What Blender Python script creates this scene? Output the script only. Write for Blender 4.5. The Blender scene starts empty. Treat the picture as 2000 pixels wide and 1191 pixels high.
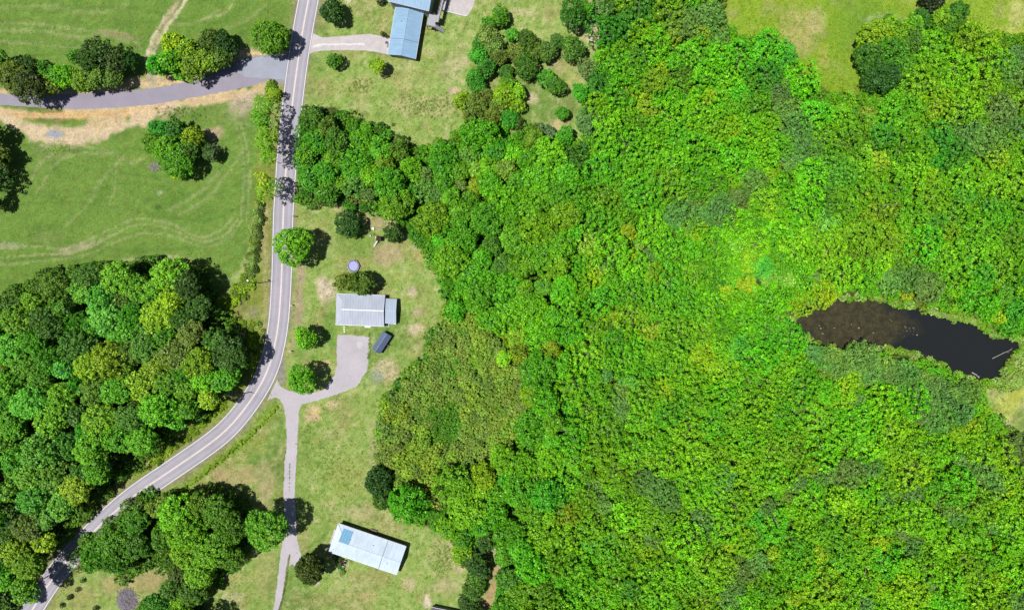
import bpy, math, random
import numpy as np
from mathutils import Vector, Matrix

random.seed(7)
rng = np.random.default_rng(7)
scene = bpy.context.scene
COL = scene.collection

# ---------------------------------------------------------------- camera, sky, sun, exposure
ALT = 230.0                                   # flying height in metres
cam_data = bpy.data.cameras.new("camera")
cam = bpy.data.objects.new("camera", cam_data)
COL.objects.link(cam)
cam.location = (0, 0, ALT)
cam.rotation_euler = (0, 0, 0)
cam_data.sensor_width = 36.0
cam_data.lens = 36.0 * ALT / 333.333
cam_data.clip_end = 9000
cam_data.clip_start = 1.0
scene.camera = cam

SUN_TO = Vector((78.3, 12.6, -ALT)).normalized()      # direction the light travels
elev = math.asin(-SUN_TO.z)
azim = math.atan2(-SUN_TO.x, -SUN_TO.y)
world = bpy.data.worlds.new("World")
scene.world = world
world.use_nodes = True
wn = world.node_tree
wn.nodes.clear()
sky = wn.nodes.new("ShaderNodeTexSky")
sky.sky_type = 'NISHITA'
sky.sun_disc = False
sky.sun_elevation = elev
sky.sun_rotation = azim
bg = wn.nodes.new("ShaderNodeBackground")
bg.inputs[1].default_value = 0.05
wo = wn.nodes.new("ShaderNodeOutputWorld")
wn.links.new(sky.outputs[0], bg.inputs[0])
wn.links.new(bg.outputs[0], wo.inputs[0])
sd = bpy.data.lights.new("sun", 'SUN')
sd.energy = 5.0
sd.angle = math.radians(0.53)
sd.color = (1.0, 0.965, 0.90)
sun = bpy.data.objects.new("sun", sd)
COL.objects.link(sun)
sun.location = (-100, -20, 300)
sun.rotation_euler = SUN_TO.to_track_quat('-Z', 'Y').to_euler()
scene.view_settings.view_transform = 'Standard'
scene.view_settings.look = 'None'
scene.view_settings.exposure = 1.06
scene.view_settings.gamma = 1.0
scene.view_settings.use_curve_mapping = False
scene.render.engine = 'CYCLES'
scene.cycles.max_bounces = 6
scene.cycles.diffuse_bounces = 3
scene.cycles.transmission_bounces = 3
scene.cycles.transparent_max_bounces = 4

# ---------------------------------------------------------------- helpers
def P(px, py, h=0.0):
    """plan position in metres of a surveyed point (survey grid: 6 units per metre); h = height above ground"""
    k = 1.0 - h / ALT
    return ((px - 1000.0) / 6.0 * k, (595.5 - py) / 6.0 * k)

def lin(c):
    c = c / 255.0
    return c / 12.92 if c <= 0.04045 else ((c + 0.055) / 1.055) ** 2.4
KG = 3.15
def A(r, g, b, k=KG):
    return (lin(r) / k, lin(g) / k, lin(b) / k)

def tag(o, label=None, cat=None, group=None, kind=None):
    if label: o['label'] = label
    if cat: o['category'] = cat
    if group: o['group'] = group
    if kind: o['kind'] = kind
    return o

def empty(name, loc, rz=0.0):
    o = bpy.data.objects.new(name, None)
    o.empty_display_size = 0.5
    o.location = loc
    o.rotation_euler = (0, 0, rz)
    COL.objects.link(o)
    return o

def link(name, mesh, parent=None, loc=(0, 0, 0), rot=(0, 0, 0), scale=(1, 1, 1)):
    o = bpy.data.objects.new(name, mesh)
    o.location = loc
    o.rotation_euler = rot
    o.scale = scale
    COL.objects.link(o)
    if parent: o.parent = parent
    return o

class MB:
    """collects shapes for ONE mesh"""
    def __init__(s): s.v = []; s.f = []
    def add(s, vs, fs):
        n = len(s.v)
        s.v += [tuple(v) for v in vs]
        s.f += [tuple(i + n for i in f) for f in fs]
        return s
    def box(s, x0, y0, z0, x1, y1, z1, M=None):
        vs = [Vector(p) for p in ((x0,y0,z0),(x1,y0,z0),(x1,y1,z0),(x0,y1,z0),(x0,y0,z1),(x1,y0,z1),(x1,y1,z1),(x0,y1,z1))]
        if M: vs = [M @ v for v in vs]
        return s.add(vs, [(0,3,2,1),(4,5,6,7),(0,1,5,4),(1,2,6,5),(2,3,7,6),(3,0,4,7)])
    def tube(s, pts, r, n=8, r2=None, cap=True):
        pts = [Vector(p) for p in pts]
        base = len(s.v); m = len(pts)
        for i, p in enumerate(pts):
            d = (pts[min(i+1, m-1)] - pts[max(i-1, 0)]).normalized()
            a = d.cross(Vector((0,0,1)))
            if a.length < 1e-3: a = Vector((1,0,0))
            a.normalize(); b = d.cross(a)
            rr = r if r2 is None else r + (r2 - r) * i / max(1, m-1)
            for k in range(n):
                t = 2*math.pi*k/n
                s.v.append(tuple(p + a*math.cos(t)*rr + b*math.sin(t)*rr))
        for i in range(m-1):
            for k in range(n):
                q = base + i*n
                s.f.append((q+k, q+(k+1)%n, q+n+(k+1)%n, q+n+k))
        if cap:
            s.f.append(tuple(base+k for k in range(n))[::-1])
            s.f.append(tuple(base+(m-1)*n+k for k in range(n)))
        return s
    def cyl(s, x, y, z0, z1, r, n=16, r2=None):
        return s.tube([(x,y,z0),(x,y,z1)], r, n, r2)
    def prism(s, poly, z0, z1):
        n = len(poly)
        vs = [(x,y,z0) for x,y in poly] + [(x,y,z1) for x,y in poly]
        fs = [tuple(range(n))[::-1], tuple(range(n,2*n))] + [(i,(i+1)%n,n+(i+1)%n,n+i) for i in range(n)]
        return s.add(vs, fs)
    def slab(s, quad, t):
        """thick plate below a quad given by 3/4 corners (any orientation)"""
        q = [Vector(p) for p in quad]
        nrm = (q[1]-q[0]).cross(q[2]-q[0]).normalized()
        if nrm.z < 0: q = q[::-1]; nrm = -nrm
        n = len(q)
        vs = q + [p - nrm*t for p in q]
        return s.add(vs, [tuple(range(n)), tuple(range(n,2*n))[::-1]] + [(i, n+i, n+(i+1)%n, (i+1)%n) for i in range(n)])
    def mesh(s, name, mat):
        me = bpy.data.meshes.new(name)
        me.from_pydata(s.v, [], s.f)
        me.validate()
        me.materials.append(mat)
        return me
    def build(s, name, mat, parent=None, **k):
        return link(name, s.mesh(name, mat), parent, **k)

# numpy value noise on arbitrary coordinates
def vnoise(x, y, scale, seed):
    r = np.random.default_rng(seed)
    G = r.random((256, 256))
    u = x/scale + 57.3; v = y/scale + 91.7
    iu = np.floor(u).astype(int); iv = np.floor(v).astype(int)
    fu = u-iu; fv = v-iv
    fu = fu*fu*(3-2*fu); fv = fv*fv*(3-2*fv)
    a = G[iu%256, iv%256]; b = G[(iu+1)%256, iv%256]; c = G[iu%256, (iv+1)%256]; d = G[(iu+1)%256, (iv+1)%256]
    return (a*(1-fu)+b*fu)*(1-fv) + (c*(1-fu)+d*fu)*fv
def fbm(x, y, scale, seed, octs=4):
    t = 0; a = 0.5; tot = 0
    for i in range(octs):
        t = t + a*vnoise(x, y, scale/2**i, seed+i*13); tot += a; a *= 0.55
    return t/tot
def inpoly(x, y, poly):
    x = np.asarray(x, float); y = np.asarray(y, float)
    c = np.zeros(x.shape, bool); n = len(poly); j = n-1
    for i in range(n):
        xi, yi = poly[i]; xj, yj = poly[j]
        if yi != yj:
            c ^= ((yi > y) != (yj > y)) & (x < (xj-xi)*(y-yi)/(yj-yi)+xi)
        j = i
    return c
def seg_dist(X, Y, pts):
    d = np.full(X.shape, 1e9)
    for (x0,y0),(x1,y1) in zip(pts[:-1], pts[1:]):
        dx, dy = x1-x0, y1-y0
        L = dx*dx+dy*dy+1e-9
        t = np.clip(((X-x0)*dx+(Y-y0)*dy)/L, 0, 1)
        d = np.minimum(d, np.hypot(X-x0-t*dx, Y-y0-t*dy))
    return d
def smooth(pts, n=8):
    pts = [np.array(p, float) for p in pts]
    q = [2*pts[0]-pts[1]] + pts + [2*pts[-1]-pts[-2]]
    out = []
    for i in range(1, len(q)-2):
        p0,p1,p2,p3 = q[i-1],q[i],q[i+1],q[i+2]
        for k in range(n):
            t = k/n
            out.append(0.5*((2*p1)+(-p0+p2)*t+(2*p0-5*p1+4*p2-p3)*t*t+(-p0+3*p1-3*p2+p3)*t**3))
    out.append(q[-2])
    return [tuple(p) for p in out]

# ---------------------------------------------------------------- materials
def nodes(name):
    m = bpy.data.materials.new(name); m.use_nodes = True
    nt = m.node_tree; nt.nodes.clear()
    out = nt.nodes.new("ShaderNodeOutputMaterial")
    return m, nt, out
def N(nt, t, **k):
    n = nt.nodes.new(t)
    for a, b in k.items(): setattr(n, a, b)
    return n
def simple(name, c, rough=0.7, var=0.25, scale=1.5, bump=0.0, bscale=20.0, metal=0.0, c2=None, detail=6, spec=0.4):
    """principled with two octaves of stain and grain noise"""
    m, nt, out = nodes(name)
    b = N(nt, "ShaderNodeBsdfPrincipled")
    b.inputs['Roughness'].default_value = rough
    b.inputs['Metallic'].default_value = metal
    b.inputs['Specular IOR Level'].default_value = spec
    tc = N(nt, "ShaderNodeTexCoord")
    n1 = N(nt, "ShaderNodeTexNoise"); n1.inputs['Scale'].default_value = scale; n1.inputs['Detail'].default_value = detail
    n1.inputs['Roughness'].default_value = 0.65
    nt.links.new(tc.outputs['Object'], n1.inputs['Vector'])
    cr = N(nt, "ShaderNodeValToRGB")
    cr.color_ramp.elements[0].position = 0.3; cr.color_ramp.elements[1].position = 0.7
    c2 = c2 or tuple(x*(1+var) for x in c)
    cr.color_ramp.elements[0].color = (*[x*(1-var) for x in c], 1)
    cr.color_ramp.elements[1].color = (*c2, 1)
    nt.links.new(n1.outputs[0], cr.inputs[0])
    nt.links.new(cr.outputs[0], b.inputs['Base Color'])
    if bump:
        n2 = N(nt, "ShaderNodeTexNoise"); n2.inputs['Scale'].default_value = bscale; n2.inputs['Detail'].default_value = 4
        nt.links.new(tc.outputs['Object'], n2.inputs['Vector'])
        bp = N(nt, "ShaderNodeBump"); bp.inputs['Strength'].default_value = bump; bp.inputs['Distance'].default_value = 0.05
        nt.links.new(n2.outputs[0], bp.inputs['Height'])
        nt.links.new(bp.outputs[0], b.inputs['Normal'])
    nt.links.new(b.outputs[0], out.inputs[0])
    return m

def leaf_material(name):
    m, nt, out = nodes(name)
    tint = N(nt, "ShaderNodeAttribute", attribute_type='INSTANCER', attribute_name='tint')
    lv = N(nt, "ShaderNodeAttribute", attribute_type='GEOMETRY', attribute_name='leafvar')
    hsv = N(nt, "ShaderNodeHueSaturation")
    mr = N(nt, "ShaderNodeMapRange"); mr.inputs[3].default_value = 0.50; mr.inputs[4].default_value = 1.55
    nt.links.new(lv.outputs['Fac'], mr.inputs[0])
    mh = N(nt, "ShaderNodeMapRange"); mh.inputs[3].default_value = 0.514; mh.inputs[4].default_value = 0.490
    nt.links.new(lv.outputs['Fac'], mh.inputs[0])
    nt.links.new(tint.outputs['Color'], hsv.inputs['Color'])
    nt.links.new(mr.outputs[0], hsv.inputs['Value'])
    nt.links.new(mh.outputs[0], hsv.inputs['Hue'])
    d = N(nt, "ShaderNodeBsdfDiffuse"); t = N(nt, "ShaderNodeBsdfTranslucent")
    g = N(nt, "ShaderNodeBsdfGlossy"); g.inputs['Roughness'].default_value = 0.5
    g.inputs['Color'].default_value = (0.6, 0.6, 0.6, 1)
    nt.links.new(hsv.outputs[0], d.inputs[0]); nt.links.new(hsv.outputs[0], t.inputs[0])
    m1 = N(nt, "ShaderNodeMixShader"); m1.inputs[0].default_value = 0.22
    nt.links.new(d.outputs[0], m1.inputs[1]); nt.links.new(t.outputs[0], m1.inputs[2])
    m2 = N(nt, "ShaderNodeMixShader"); m2.inputs[0].default_value = 0.02
    nt.links.new(m1.outputs[0], m2.inputs[1]); nt.links.new(g.outputs[0], m2.inputs[2])
    nt.links.new(m2.outputs[0], out.inputs[0])
    return m
M = {}
M['leaf'] = leaf_material("foliage")
M['bark'] = simple("bark", (0.10, 0.075, 0.055), 0.9, 0.35, 3, 0.5, 12)
M['deadwood'] = simple("dead_wood", A(190, 182, 175), 0.9, 0.3, 3, 0.4, 12)
M['asphalt'] = None

# ---------------------------------------------------------------- ground
ROAD = smooth([(618,-90),(602.5,0),(593.5,48),(585,100),(577.3,154),(569.7,216),(565.3,257),(560,312),(555,390),(553,430),(550,538),(546.3,603),(543,636),(538.3,665),(528.5,706),(509.5,750),(477,799),(443,838),(404,870),(338.8,915),(277,957),(231,993),(179,1042),(124,1102),(94,1142),(63,1190),(8,1275)], 8)
BIGWOOD = [(592,225),(615,208),(650,208),(690,235),(740,250),(790,282),(840,288),(885,268),(915,240),(960,250),(1000,262),(1045,250),(1080,270),(1110,290),(1140,275),(1150,235),(1145,190),(1170,130),(1175,60),(1185,-60),(1408,-60),(1412,45),(1450,78),(1500,72),(1545,95),(1562,135),(1600,168),(1650,195),(1690,185),(1685,150),(1675,100),(1680,65),(1730,42),(1800,40),(1835,12),(1880,22),(1900,62),(1960,75),(2090,70),(2090,640),(2010,650),(1985,645),(1945,640),(1915,610),(1850,606),(1790,590),(1740,578),(1650,572),(1590,585),(1540,612),(1530,640),(1566,662),(1605,682),(1650,689),(1700,687),(1745,692),(1785,699),(1825,716),(1865,742),(1905,756),(1930,800),(1975,850),(2000,862),(2090,880),(2090,1260),(950,1260),(965,1191),(985,1120),(975,1080),(945,1050),(915,1070),(890,1050),(850,1035),(800,1010),(765,985),(740,940),(735,850),(748,790),(790,740),(828,700),(850,655),(872,620),(874,560),(850,520),(820,478),(790,440),(750,420),(700,405),(640,395),(590,398),(582,380),(586,300)]
LEFTWOOD = [(-90,600),(0,580),(60,552),(120,532),(190,518),(260,512),(330,512),(390,528),(412,560),(420,600),(460,640),(476,690),(458,742),(415,780),(370,822),(316,862),(272,900),(225,942),(178,990),(130,1040),(80,1098),(22,1180),(-40,1250),(-90,1260)]
GROVE = [(150,1075),(190,1035),(235,1000),(275,965),(310,960),(360,975),(420,960),(475,985),(490,1040),(470,1090),(445,1110),(430,1145),(400,1165),(385,1250),(290,1250),(285,1180),(340,1145),(340,1110),(290,1095),(250,1118),(200,1115),(155,1100)]
POND = smooth([(1546,622),(1560,602),(1590,592),(1620,588),(1650,580),(1700,583),(1745,590),(1790,600),(1830,612),(1860,618),(1900,622),(1930,642),(1950,655),(1975,655),(1996,668),(1992,690),(1972,706),(1955,742),(1925,748),(1890,740),(1860,728),(1820,702),(1780,690),(1740,685),(1700,680),(1650,682),(1600,674),(1568,655),(1546,622)], 4)
DITCH = smooth([(330,968),(380,935),(430,900),(480,855),(515,815),(540,790)], 6)

def grid_axis(lo, hi, step, far):
    core = np.arange(lo, hi+1e-6, step)
    ext = np.array([2,5,10,20,45,100,220,500,1100,2400,far])
    return np.concatenate([lo-ext[::-1], core, core[-1]+ext])
gx = grid_axis(-186, 186, 0.6, 4200); gy = grid_axis(-116, 116, 0.6, 4200)
GX, GY = np.meshgrid(gx, gy)
PX = GX*6+1000; PY = 595.5-GY*6
# colours are real surface colours
FIELD = np.array(A(134,170,80)); LAWN = np.array(A(166,194,102)); DRY = np.array(A(178,178,112)); TAN = np.array(A(244,216,172)); PALE = np.array(A(205,205,150))
PINK = np.array(A(200,180,150)); LITTER = np.array(A(72,84,42)); LIME = np.array(A(152,186,52)); ORANGE = np.array(A(248,206,146)); GREYG = np.array(A(176,176,180)); DEEPG = np.array(A(80,135,48))
col = np.empty(GX.shape+(3,)); col[:] = LAWN
def mixin(mask, c):
    global col
    mask = np.clip(mask, 0, 1)[..., None]
    col = col*(1-mask) + np.asarray(c)*mask
n_big = fbm(PX, PY, 160, 1); n_mid = fbm(PX, PY, 40, 5); n_small = fbm(PX, PY, 12, 9); n_fine = fbm(PX, PY, 6, 21, 2)
def ss(x, a, b):
    t = np.clip((x-a)/(b-a), 0, 1); return t*t*(3-2*t)
mixin(ss(n_mid, 0.45, 0.75)*0.8, DRY)
mixin(ss(n_big, 0.5, 0.75)*0.45, DEEPG)
mixin(ss(n_small, 0.55, 0.8)*0.6, PALE); mixin(ss(n_fine, 0.62, 0.8)*0.45, A(196,192,138)); mixin(ss(1-n_fine, 0.62, 0.8)*0.35, DEEPG)
# western hayfields
west = inpoly(PX+8*(n_small-.5), PY+8*(n_small-.5), [(-9000,-9000),(560,-9000),(575,0),(530,200),(505,300),(500,400),(480,500),(440,560),(400,600),(-9000,700)])
mixin(west*1.0, FIELD)
mixin(west*ss(n_big, 0.45, 0.8)*0.55, A(120,158,66))
mixin(west*ss(n_mid, 0.55, 0.85)*0.35, A(78,130,50))
mixin(west*ss(n_small, 0.6, 0.9)*0.22, A(150,165,92))
# meadow at the top right is a brighter green
tr = inpoly(PX, PY, [(1380,-9000),(9000,-9000),(9000,300),(1380,300)])
mixin(tr*0.9, LIME); mixin(tr*ss(n_mid, 0.5, 0.75)*0.6, DRY); mixin(tr*ss(n_small, .55, .8)*.3, A(120,160,50))
mixin(tr*np.exp(-(((PX-1680)/60)**2+((PY-40)/90)**2))*0.6, A(110,158,60))
# forest floor and the land beyond the picture
wood = inpoly(PX, PY, BIGWOOD) | inpoly(PX, PY, LEFTWOOD) | inpoly(PX, PY, GROVE)
mixin(wood*0.9, LITTER)
mixin(wood*ss(n_small, 0.5, 0.8)*0.4, A(96,112,48))

def stroke(pts, w, c, a=1.0, soft=0.5, rag=0.5, sm=True, seed=3):
    pts = smooth(pts, 6) if sm else pts
    xs = [p[0] for p in pts]; ys = [p[1] for p in pts]; m = w*2+30
    iy = np.where((PY[:,0] > min(ys)-m) & (PY[:,0] < max(ys)+m))[0]; ix = np.where((PX[0] > min(xs)-m) & (PX[0] < max(xs)+m))[0]
    if len(iy) == 0 or len(ix) == 0: return
    sl = (slice(iy[0], iy[-1]+1), slice(ix[0], ix[-1]+1))
    d = seg_dist(PX[sl], PY[sl], pts)
    d = d + (fbm(PX[sl], PY[sl], max(6, w*1.2), seed, 3)-.5)*w*2*rag
    mk = np.clip(1-ss(d, w*(1-soft)*0.5, w*(1+soft)*0.5), 0, 1)*a
    col[sl] = col[sl]*(1-mk[...,None]) + np.asarray(c)*mk[...,None]
def blob(x, y, rx, ry=None, c=TAN, a=1.0, ang=0, soft=0.6, rag=0.9, seed=4):
    ry = ry or rx; m = max(rx, ry)*2.2
    iy = np.where(abs(PY[:,0]-y) < m)[0]; ix = np.where(abs(PX[0]-x) < m)[0]
    if len(iy) == 0 or len(ix) == 0: return
    sl = (slice(iy[0], iy[-1]+1), slice(ix[0], ix[-1]+1))
    ca, sa = math.cos(ang), math.sin(ang)
    dx = PX[sl]-x; dy = PY[sl]-y
    d = np.hypot((dx*ca+dy*sa)/rx, (-dx*sa+dy*ca)/ry)
    d = d + (fbm(PX[sl], PY[sl], max(8, min(rx,ry)*0.9), seed+int(x), 4)-.5)*rag*1.3
    mk = np.clip(1-ss(d, 1-soft*.8, 1+soft*0.35), 0, 1)*a
    mk = mk*(0.7+0.3*ss(n_fine[sl], .3, .6))
    col[sl] = col[sl]*(1-mk[...,None]) + np.asarray(c)*mk[...,None]

# verges of the main road
stroke(ROAD, 62, DRY, 0.5, 0.4, 0.4, sm=False)
stroke(ROAD, 50, A(168,162,130), 0.7, 0.25, 0.25, sm=False)
# dirt along the side road
stroke([(-60,180),(60,181),(130,180),(200,172),(280,163),(350,153),(400,141),(440,122),(480,106),(515,104)], 20, TAN, 0.95, 0.5, 0.6)
stroke([(-60,212),(60,224),(150,222),(230,214),(330,204),(430,192),(500,178),(528,168)], 20, TAN, 0.95, 0.4, 0.7)
stroke([(-60,225),(0,226),(50,226),(110,222),(170,226),(240,222),(320,208)], 12, ORANGE, 0.9, 0.5, 0.6)
stroke([(-60,222),(0,228),(35,246),(80,262),(130,267),(180,262),(230,246),(280,224),(330,206)], 27, A(246,222,186), 0.95, 0.4, 0.8)
stroke([(180,245),(240,228),(300,210)], 22, A(244,216,172), 0.85, 0.5, 0.8)
blob(108,262,18,10,A(178,185,200),0.95,0.2); blob(60,212,40,6,A(120,150,72),0.8,0.05); blob(105,236,50,5,A(130,140,70),0.9,0.05)
blob(95,217,38,5,A(125,150,75),0.9); blob(475,205,34,22,A(215,198,172),0.95,-.5); blob(415,262,20,15,A(215,190,160),0.9); blob(512,170,22,12,A(220,200,150),0.9)
blob(340,222,38,14,A(170,168,128),0.6,-.2); blob(440,225,40,22,A(150,170,100),0.5)
stroke([(296,165),(291,140),(289,112),(300,78),(318,45),(345,8),(372,-40)], 8, A(240,228,192), 1, 0.4, 0.5)
stroke([(302,165),(298,140),(297,112),(309,82),(328,50),(356,12),(382,-40)], 8, A(244,230,194), 1, 0.4, 0.5)
stroke([(299,165),(294,125),(303,82),(335,25),(370,-40)], 12, A(170,165,115), 0.55, 0.5, 0.6)
blob(295,150,10,16,A(205,190,165),0.9)
# mower arcs in the fields
arcs = [([(-40,48),(40,45),(110,52),(180,62),(230,62),(260,78),(275,95)],5,.4),([(-40,62),(60,60),(140,72),(210,70),(250,82)],8,.3),
 ([(-40,80),(60,84),(140,92),(190,88)],7,.25),([(-40,490),(60,480),(130,486),(200,455),(250,432),(290,428),(340,440),(390,462),(430,450),(455,425)],4,.42),
 ([(-40,505),(70,498),(150,492),(215,462),(260,441),(300,440),(345,452),(395,472),(440,458),(463,430)],4,.42),([(-40,520),(80,510),(160,500),(220,475),(280,455),(340,462),(400,482),(450,462),(472,430)],4,.35),
 ([(60,350),(90,310),(130,290),(190,290),(260,320)],7,.3),([(75,370),(110,320),(150,300),(200,302)],6,.3),([(240,508),(300,503),(350,504),(385,516)],5,.6),([(385,520),(412,540),(445,546),(470,530),(478,505)],3,.6),
 ([(470,240),(485,300),(487,360),(482,430)],4,.35),([(460,240),(475,300),(476,360),(470,420)],4,.3),([(350,420),(400,390),(440,345),(470,300)],6,.28),([(330,410),(390,375),(430,335)],6,.25),
 ([(130,440),(170,400),(200,350),(240,310)],6,.25),([(215,400),(225,360),(228,320)],4,.25),([(395,38),(440,25),(462,-10)],4,.5),([(330,50),(380,45),(430,20)],6,.25),([(380,75),(430,62),(480,40),(520,10)],5,.25),([(-40,20),(80,12),(180,25),(250,10)],7,.22)]
for i, (p, w, a) in enumerate(arcs): stroke(p, w, A(198,202,146), min(1, a*1.25), 0.6, 0.9, seed=30+i)
for k in range(26):     # fainter swathes that follow the mowing
    y0 = -10+k*24
    if 150 < y0 < 260: continue
    stroke([(-40,y0+20*math.sin(k)),(120,y0-10+25*math.sin(k*1.7)),(260,y0+22*math.sin(k*2.3)),(400,y0+10),(480,y0-25)], 5, A(140,168,84) if k%2 else A(84,132,52), .30, .8, .8, seed=60+k)
blob(150,484,46,10,A(196,190,150),.8,-.3); blob(95,465,45,16,A(150,165,100),.45); blob(20,480,30,8,A(195,195,160),.6); blob(110,295,45,20,A(150,160,105),.45); blob(100,285,20,8,A(210,205,165),.7)
blob(375,518,20,6,A(160,135,110),.6); blob(312,376,7,5,A(190,200,170),.8); blob(308,405,14,5,A(58,98,40),.6); blob(270,312,20,4,A(190,200,130),.6,-.3)
blob(470,235,20,15,A(170,185,125),.4); blob(225,68,45,7,A(180,165,125),.6,.15)
# rough strip beside the road
stroke([(528,300),(515,400),(508,480),(505,540),(490,600),(500,680),(485,720),(462,770)], 34, A(150,160,70), .75, .5, .7)
stroke([(519,400),(517,470),(517,540),(520,600),(508,660),(492,715)], 9, A(202,188,136), .7, .6, .8)
stroke([(508,392),(500,460),(495,520),(488,545)], 14, A(165,172,115), .8, .6, .8)
blob(497,608,14,14,A(180,172,140),.8); blob(450,600,35,40,A(140,155,55),.6); blob(465,590,18,25,A(160,150,100),.5)
stroke([(440,790),(400,825),(350,866),(300,905),(270,930)], 26, A(160,176,84), .9, .4, .5)
stroke([(545,385),(530,600),(505,700)], 3, PINK, .01)
# lawn details
stroke([(588,500),(586,560),(584,600),(583,640),(582,670)], 15, A(196,178,146), .85, .4, .5)
for b in [(638,563,22,24,A(222,205,182),.95),(640,590,14,14,A(205,190,150),.6),(756,497,30,24,A(190,172,135),.75),(720,428,32,12,A(196,180,138),.8),(745,440,30,14,A(192,172,140),.6),
 (806,570,11,10,A(212,195,168),.95),(816,611,13,8,A(215,190,165),.9),(811,643,15,12,A(208,192,160),.8),(760,440,25,10,A(195,180,145),.5),(690,510,40,14,A(180,172,110),.5),(704,519,9,8,A(215,185,135),.9),
 (825,500,14,12,A(215,190,130),.55),(835,505,8,12,A(200,190,150),.6),(845,655,14,22,A(188,178,128),.8),(745,722,24,20,A(210,195,160),.8),(768,728,12,24,A(205,188,150),.8),(735,733,16,18,A(165,172,150),.8),
 (620,715,30,12,A(215,190,140),.7),(597,705,8,30,A(195,180,140),.5),(612,802,20,12,A(224,200,150),.85),(648,792,14,9,A(224,205,160),.8),(610,815,16,8,A(215,185,150),.7),(575,620,8,60,A(185,180,130),.3),
 (700,395,70,5,A(200,185,150),.7),(640,400,50,6,A(200,180,145),.6),(885,176,14,8,A(215,195,160),.85),(903,120,16,12,A(205,190,155),.7),(898,105,20,30,A(185,185,130),.45),(835,205,65,24,A(192,186,134),.7),(805,160,40,20,A(182,186,120),.5),
 (705,160,30,14,A(195,190,130),.5),(690,175,35,14,A(180,185,110),.4),(730,10,10,6,A(215,200,150),.6),(680,3,8,5,A(225,215,180),.8),(880,135,25,30,A(190,188,140),.4),(1035,190,16,14,A(212,198,160),.7),(1020,25,30,10,A(205,195,150),.5),
 (1155,60,24,26,A(200,182,150),.85),(1160,20,12,30,A(196,176,146),.85),(1155,78,9,8,A(230,210,190),.8),(1090,245,22,14,A(212,190,145),.6),(1080,285,26,9,A(218,200,160),.85),(1085,130,18,10,A(208,190,150),.5),(1125,160,16,16,A(196,184,125),.5),
 (1560,50,40,50,A(180,172,110),.7),(1595,40,18,34,A(190,176,130),.45),(1610,110,14,20,A(196,182,110),.4),(1788,172,18,16,A(212,198,158),.95),(1730,40,50,12,A(176,196,140),.5),(1800,160,14,26,A(196,205,110),.6),
 (1960,60,60,10,A(200,200,110),.5),(1985,30,20,30,A(210,200,140),.5),(1955,815,24,14,A(208,194,140),.9),(1970,790,26,28,A(182,190,96),.9),(1955,830,12,14,A(205,182,160),.9),(1985,760,20,30,A(176,184,80),.9),
 (680,930,40,60,A(172,180,104),.5),(730,880,10,60,A(196,186,142),.5),(700,1000,40,20,A(190,186,136),.6),(640,985,16,10,A(196,186,140),.5),(660,945,20,30,A(150,172,80),.4),(800,975,20,10,A(176,180,110),.4),(865,1075,30,40,A(192,188,130),.6),
 (870,1145,35,14,A(200,190,146),.5),(835,1175,9,14,A(220,208,184),.9),(895,1110,12,14,A(205,185,150),.5),(800,1140,16,16,A(200,185,145),.7),(615,1140,10,7,A(215,205,180),.8),(720,1165,20,12,A(196,180,130),.5),(520,1120,25,50,A(182,180,118),.5),
 (470,930,50,25,A(186,174,122),.8),(425,925,24,12,A(190,172,130),.8),(520,930,22,40,A(176,172,120),.6),(520,960,12,22,A(196,180,140),.5),(500,870,30,20,A(160,172,88),.5),(300,1130,30,24,A(182,168,118),.9),(230,1140,50,20,A(184,176,118),.8),(160,1165,40,30,A(176,174,108),.7),(470,1130,40,14,A(176,176,110),.5),(455,1165,22,10,A(196,194,150),.6),(440,1125,8,5,A(215,205,185),.8),
 (1250,468,14,14,A(206,194,150),.9),(1480,610,16,8,A(214,190,160),.9),(1535,625,20,14,A(150,146,128),.9),(800,575,8,4,A(230,215,170),.4),(760,590,20,8,A(180,175,100),.3),(775,545,30,14,A(176,180,100),.3),(570,800,8,40,A(160,160,120),.2)]:
    blob(b[0], b[1], b[2], b[3], tuple(v*1.16 for v in b[4]), min(1, b[5]*1.2))
stroke([(748,792),(735,850),(738,900)], 12, A(186,184,132), .5, .6, .8)
stroke([(973,1085),(975,1110),(965,1135),(958,1160),(950,1191),(944,1250)], 14, A(206,176,132), .9, .5, .6)
stroke([(968,1072),(975,1100)], 7, A(220,215,205), .6, .5, .9)
# band of lush grass along the ditch
stroke(DITCH, 16, A(140,176,58), .6, .5, .6, sm=False)
stroke([(345,985),(430,925),(500,868),(545,800)], 7, A(170,165,90), .4, .6, .6)
blob(600,690,30,60,A(120,165,62),.5); blob(645,640,14,50,A(90,160,50),.55); blob(700,440,60,40,A(150,172,80),.3); blob(690,480,50,30,A(118,158,66),.45)
# gravel shows at the worn edges of the drives
stroke([(548,700),(549,740)], 14, A(170,165,165), .8, .4, .4)
# mud ring of the pond
dp = seg_dist(PX, PY, POND); inp = inpoly(PX, PY, POND)
mixin((inp | (dp < 8))*0.95, A(88,76,56))
# speckle of tufts and bare soil everywhere
col *= (0.80+0.40*n_fine)[..., None]*(0.88+0.24*n_small)[..., None]
# beyond the surveyed land: plain wood-pasture greens, so that no detail is stretched
outside = np.clip((np.maximum(abs(GX)-186, 0)+np.maximum(abs(GY)-116, 0))/6, 0, 1)[..., None]
col = col*(1-outside)+np.array(A(104,140,66))*outside*(.8+.4*fbm(PX, PY, 900, 3)[..., None])
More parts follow.
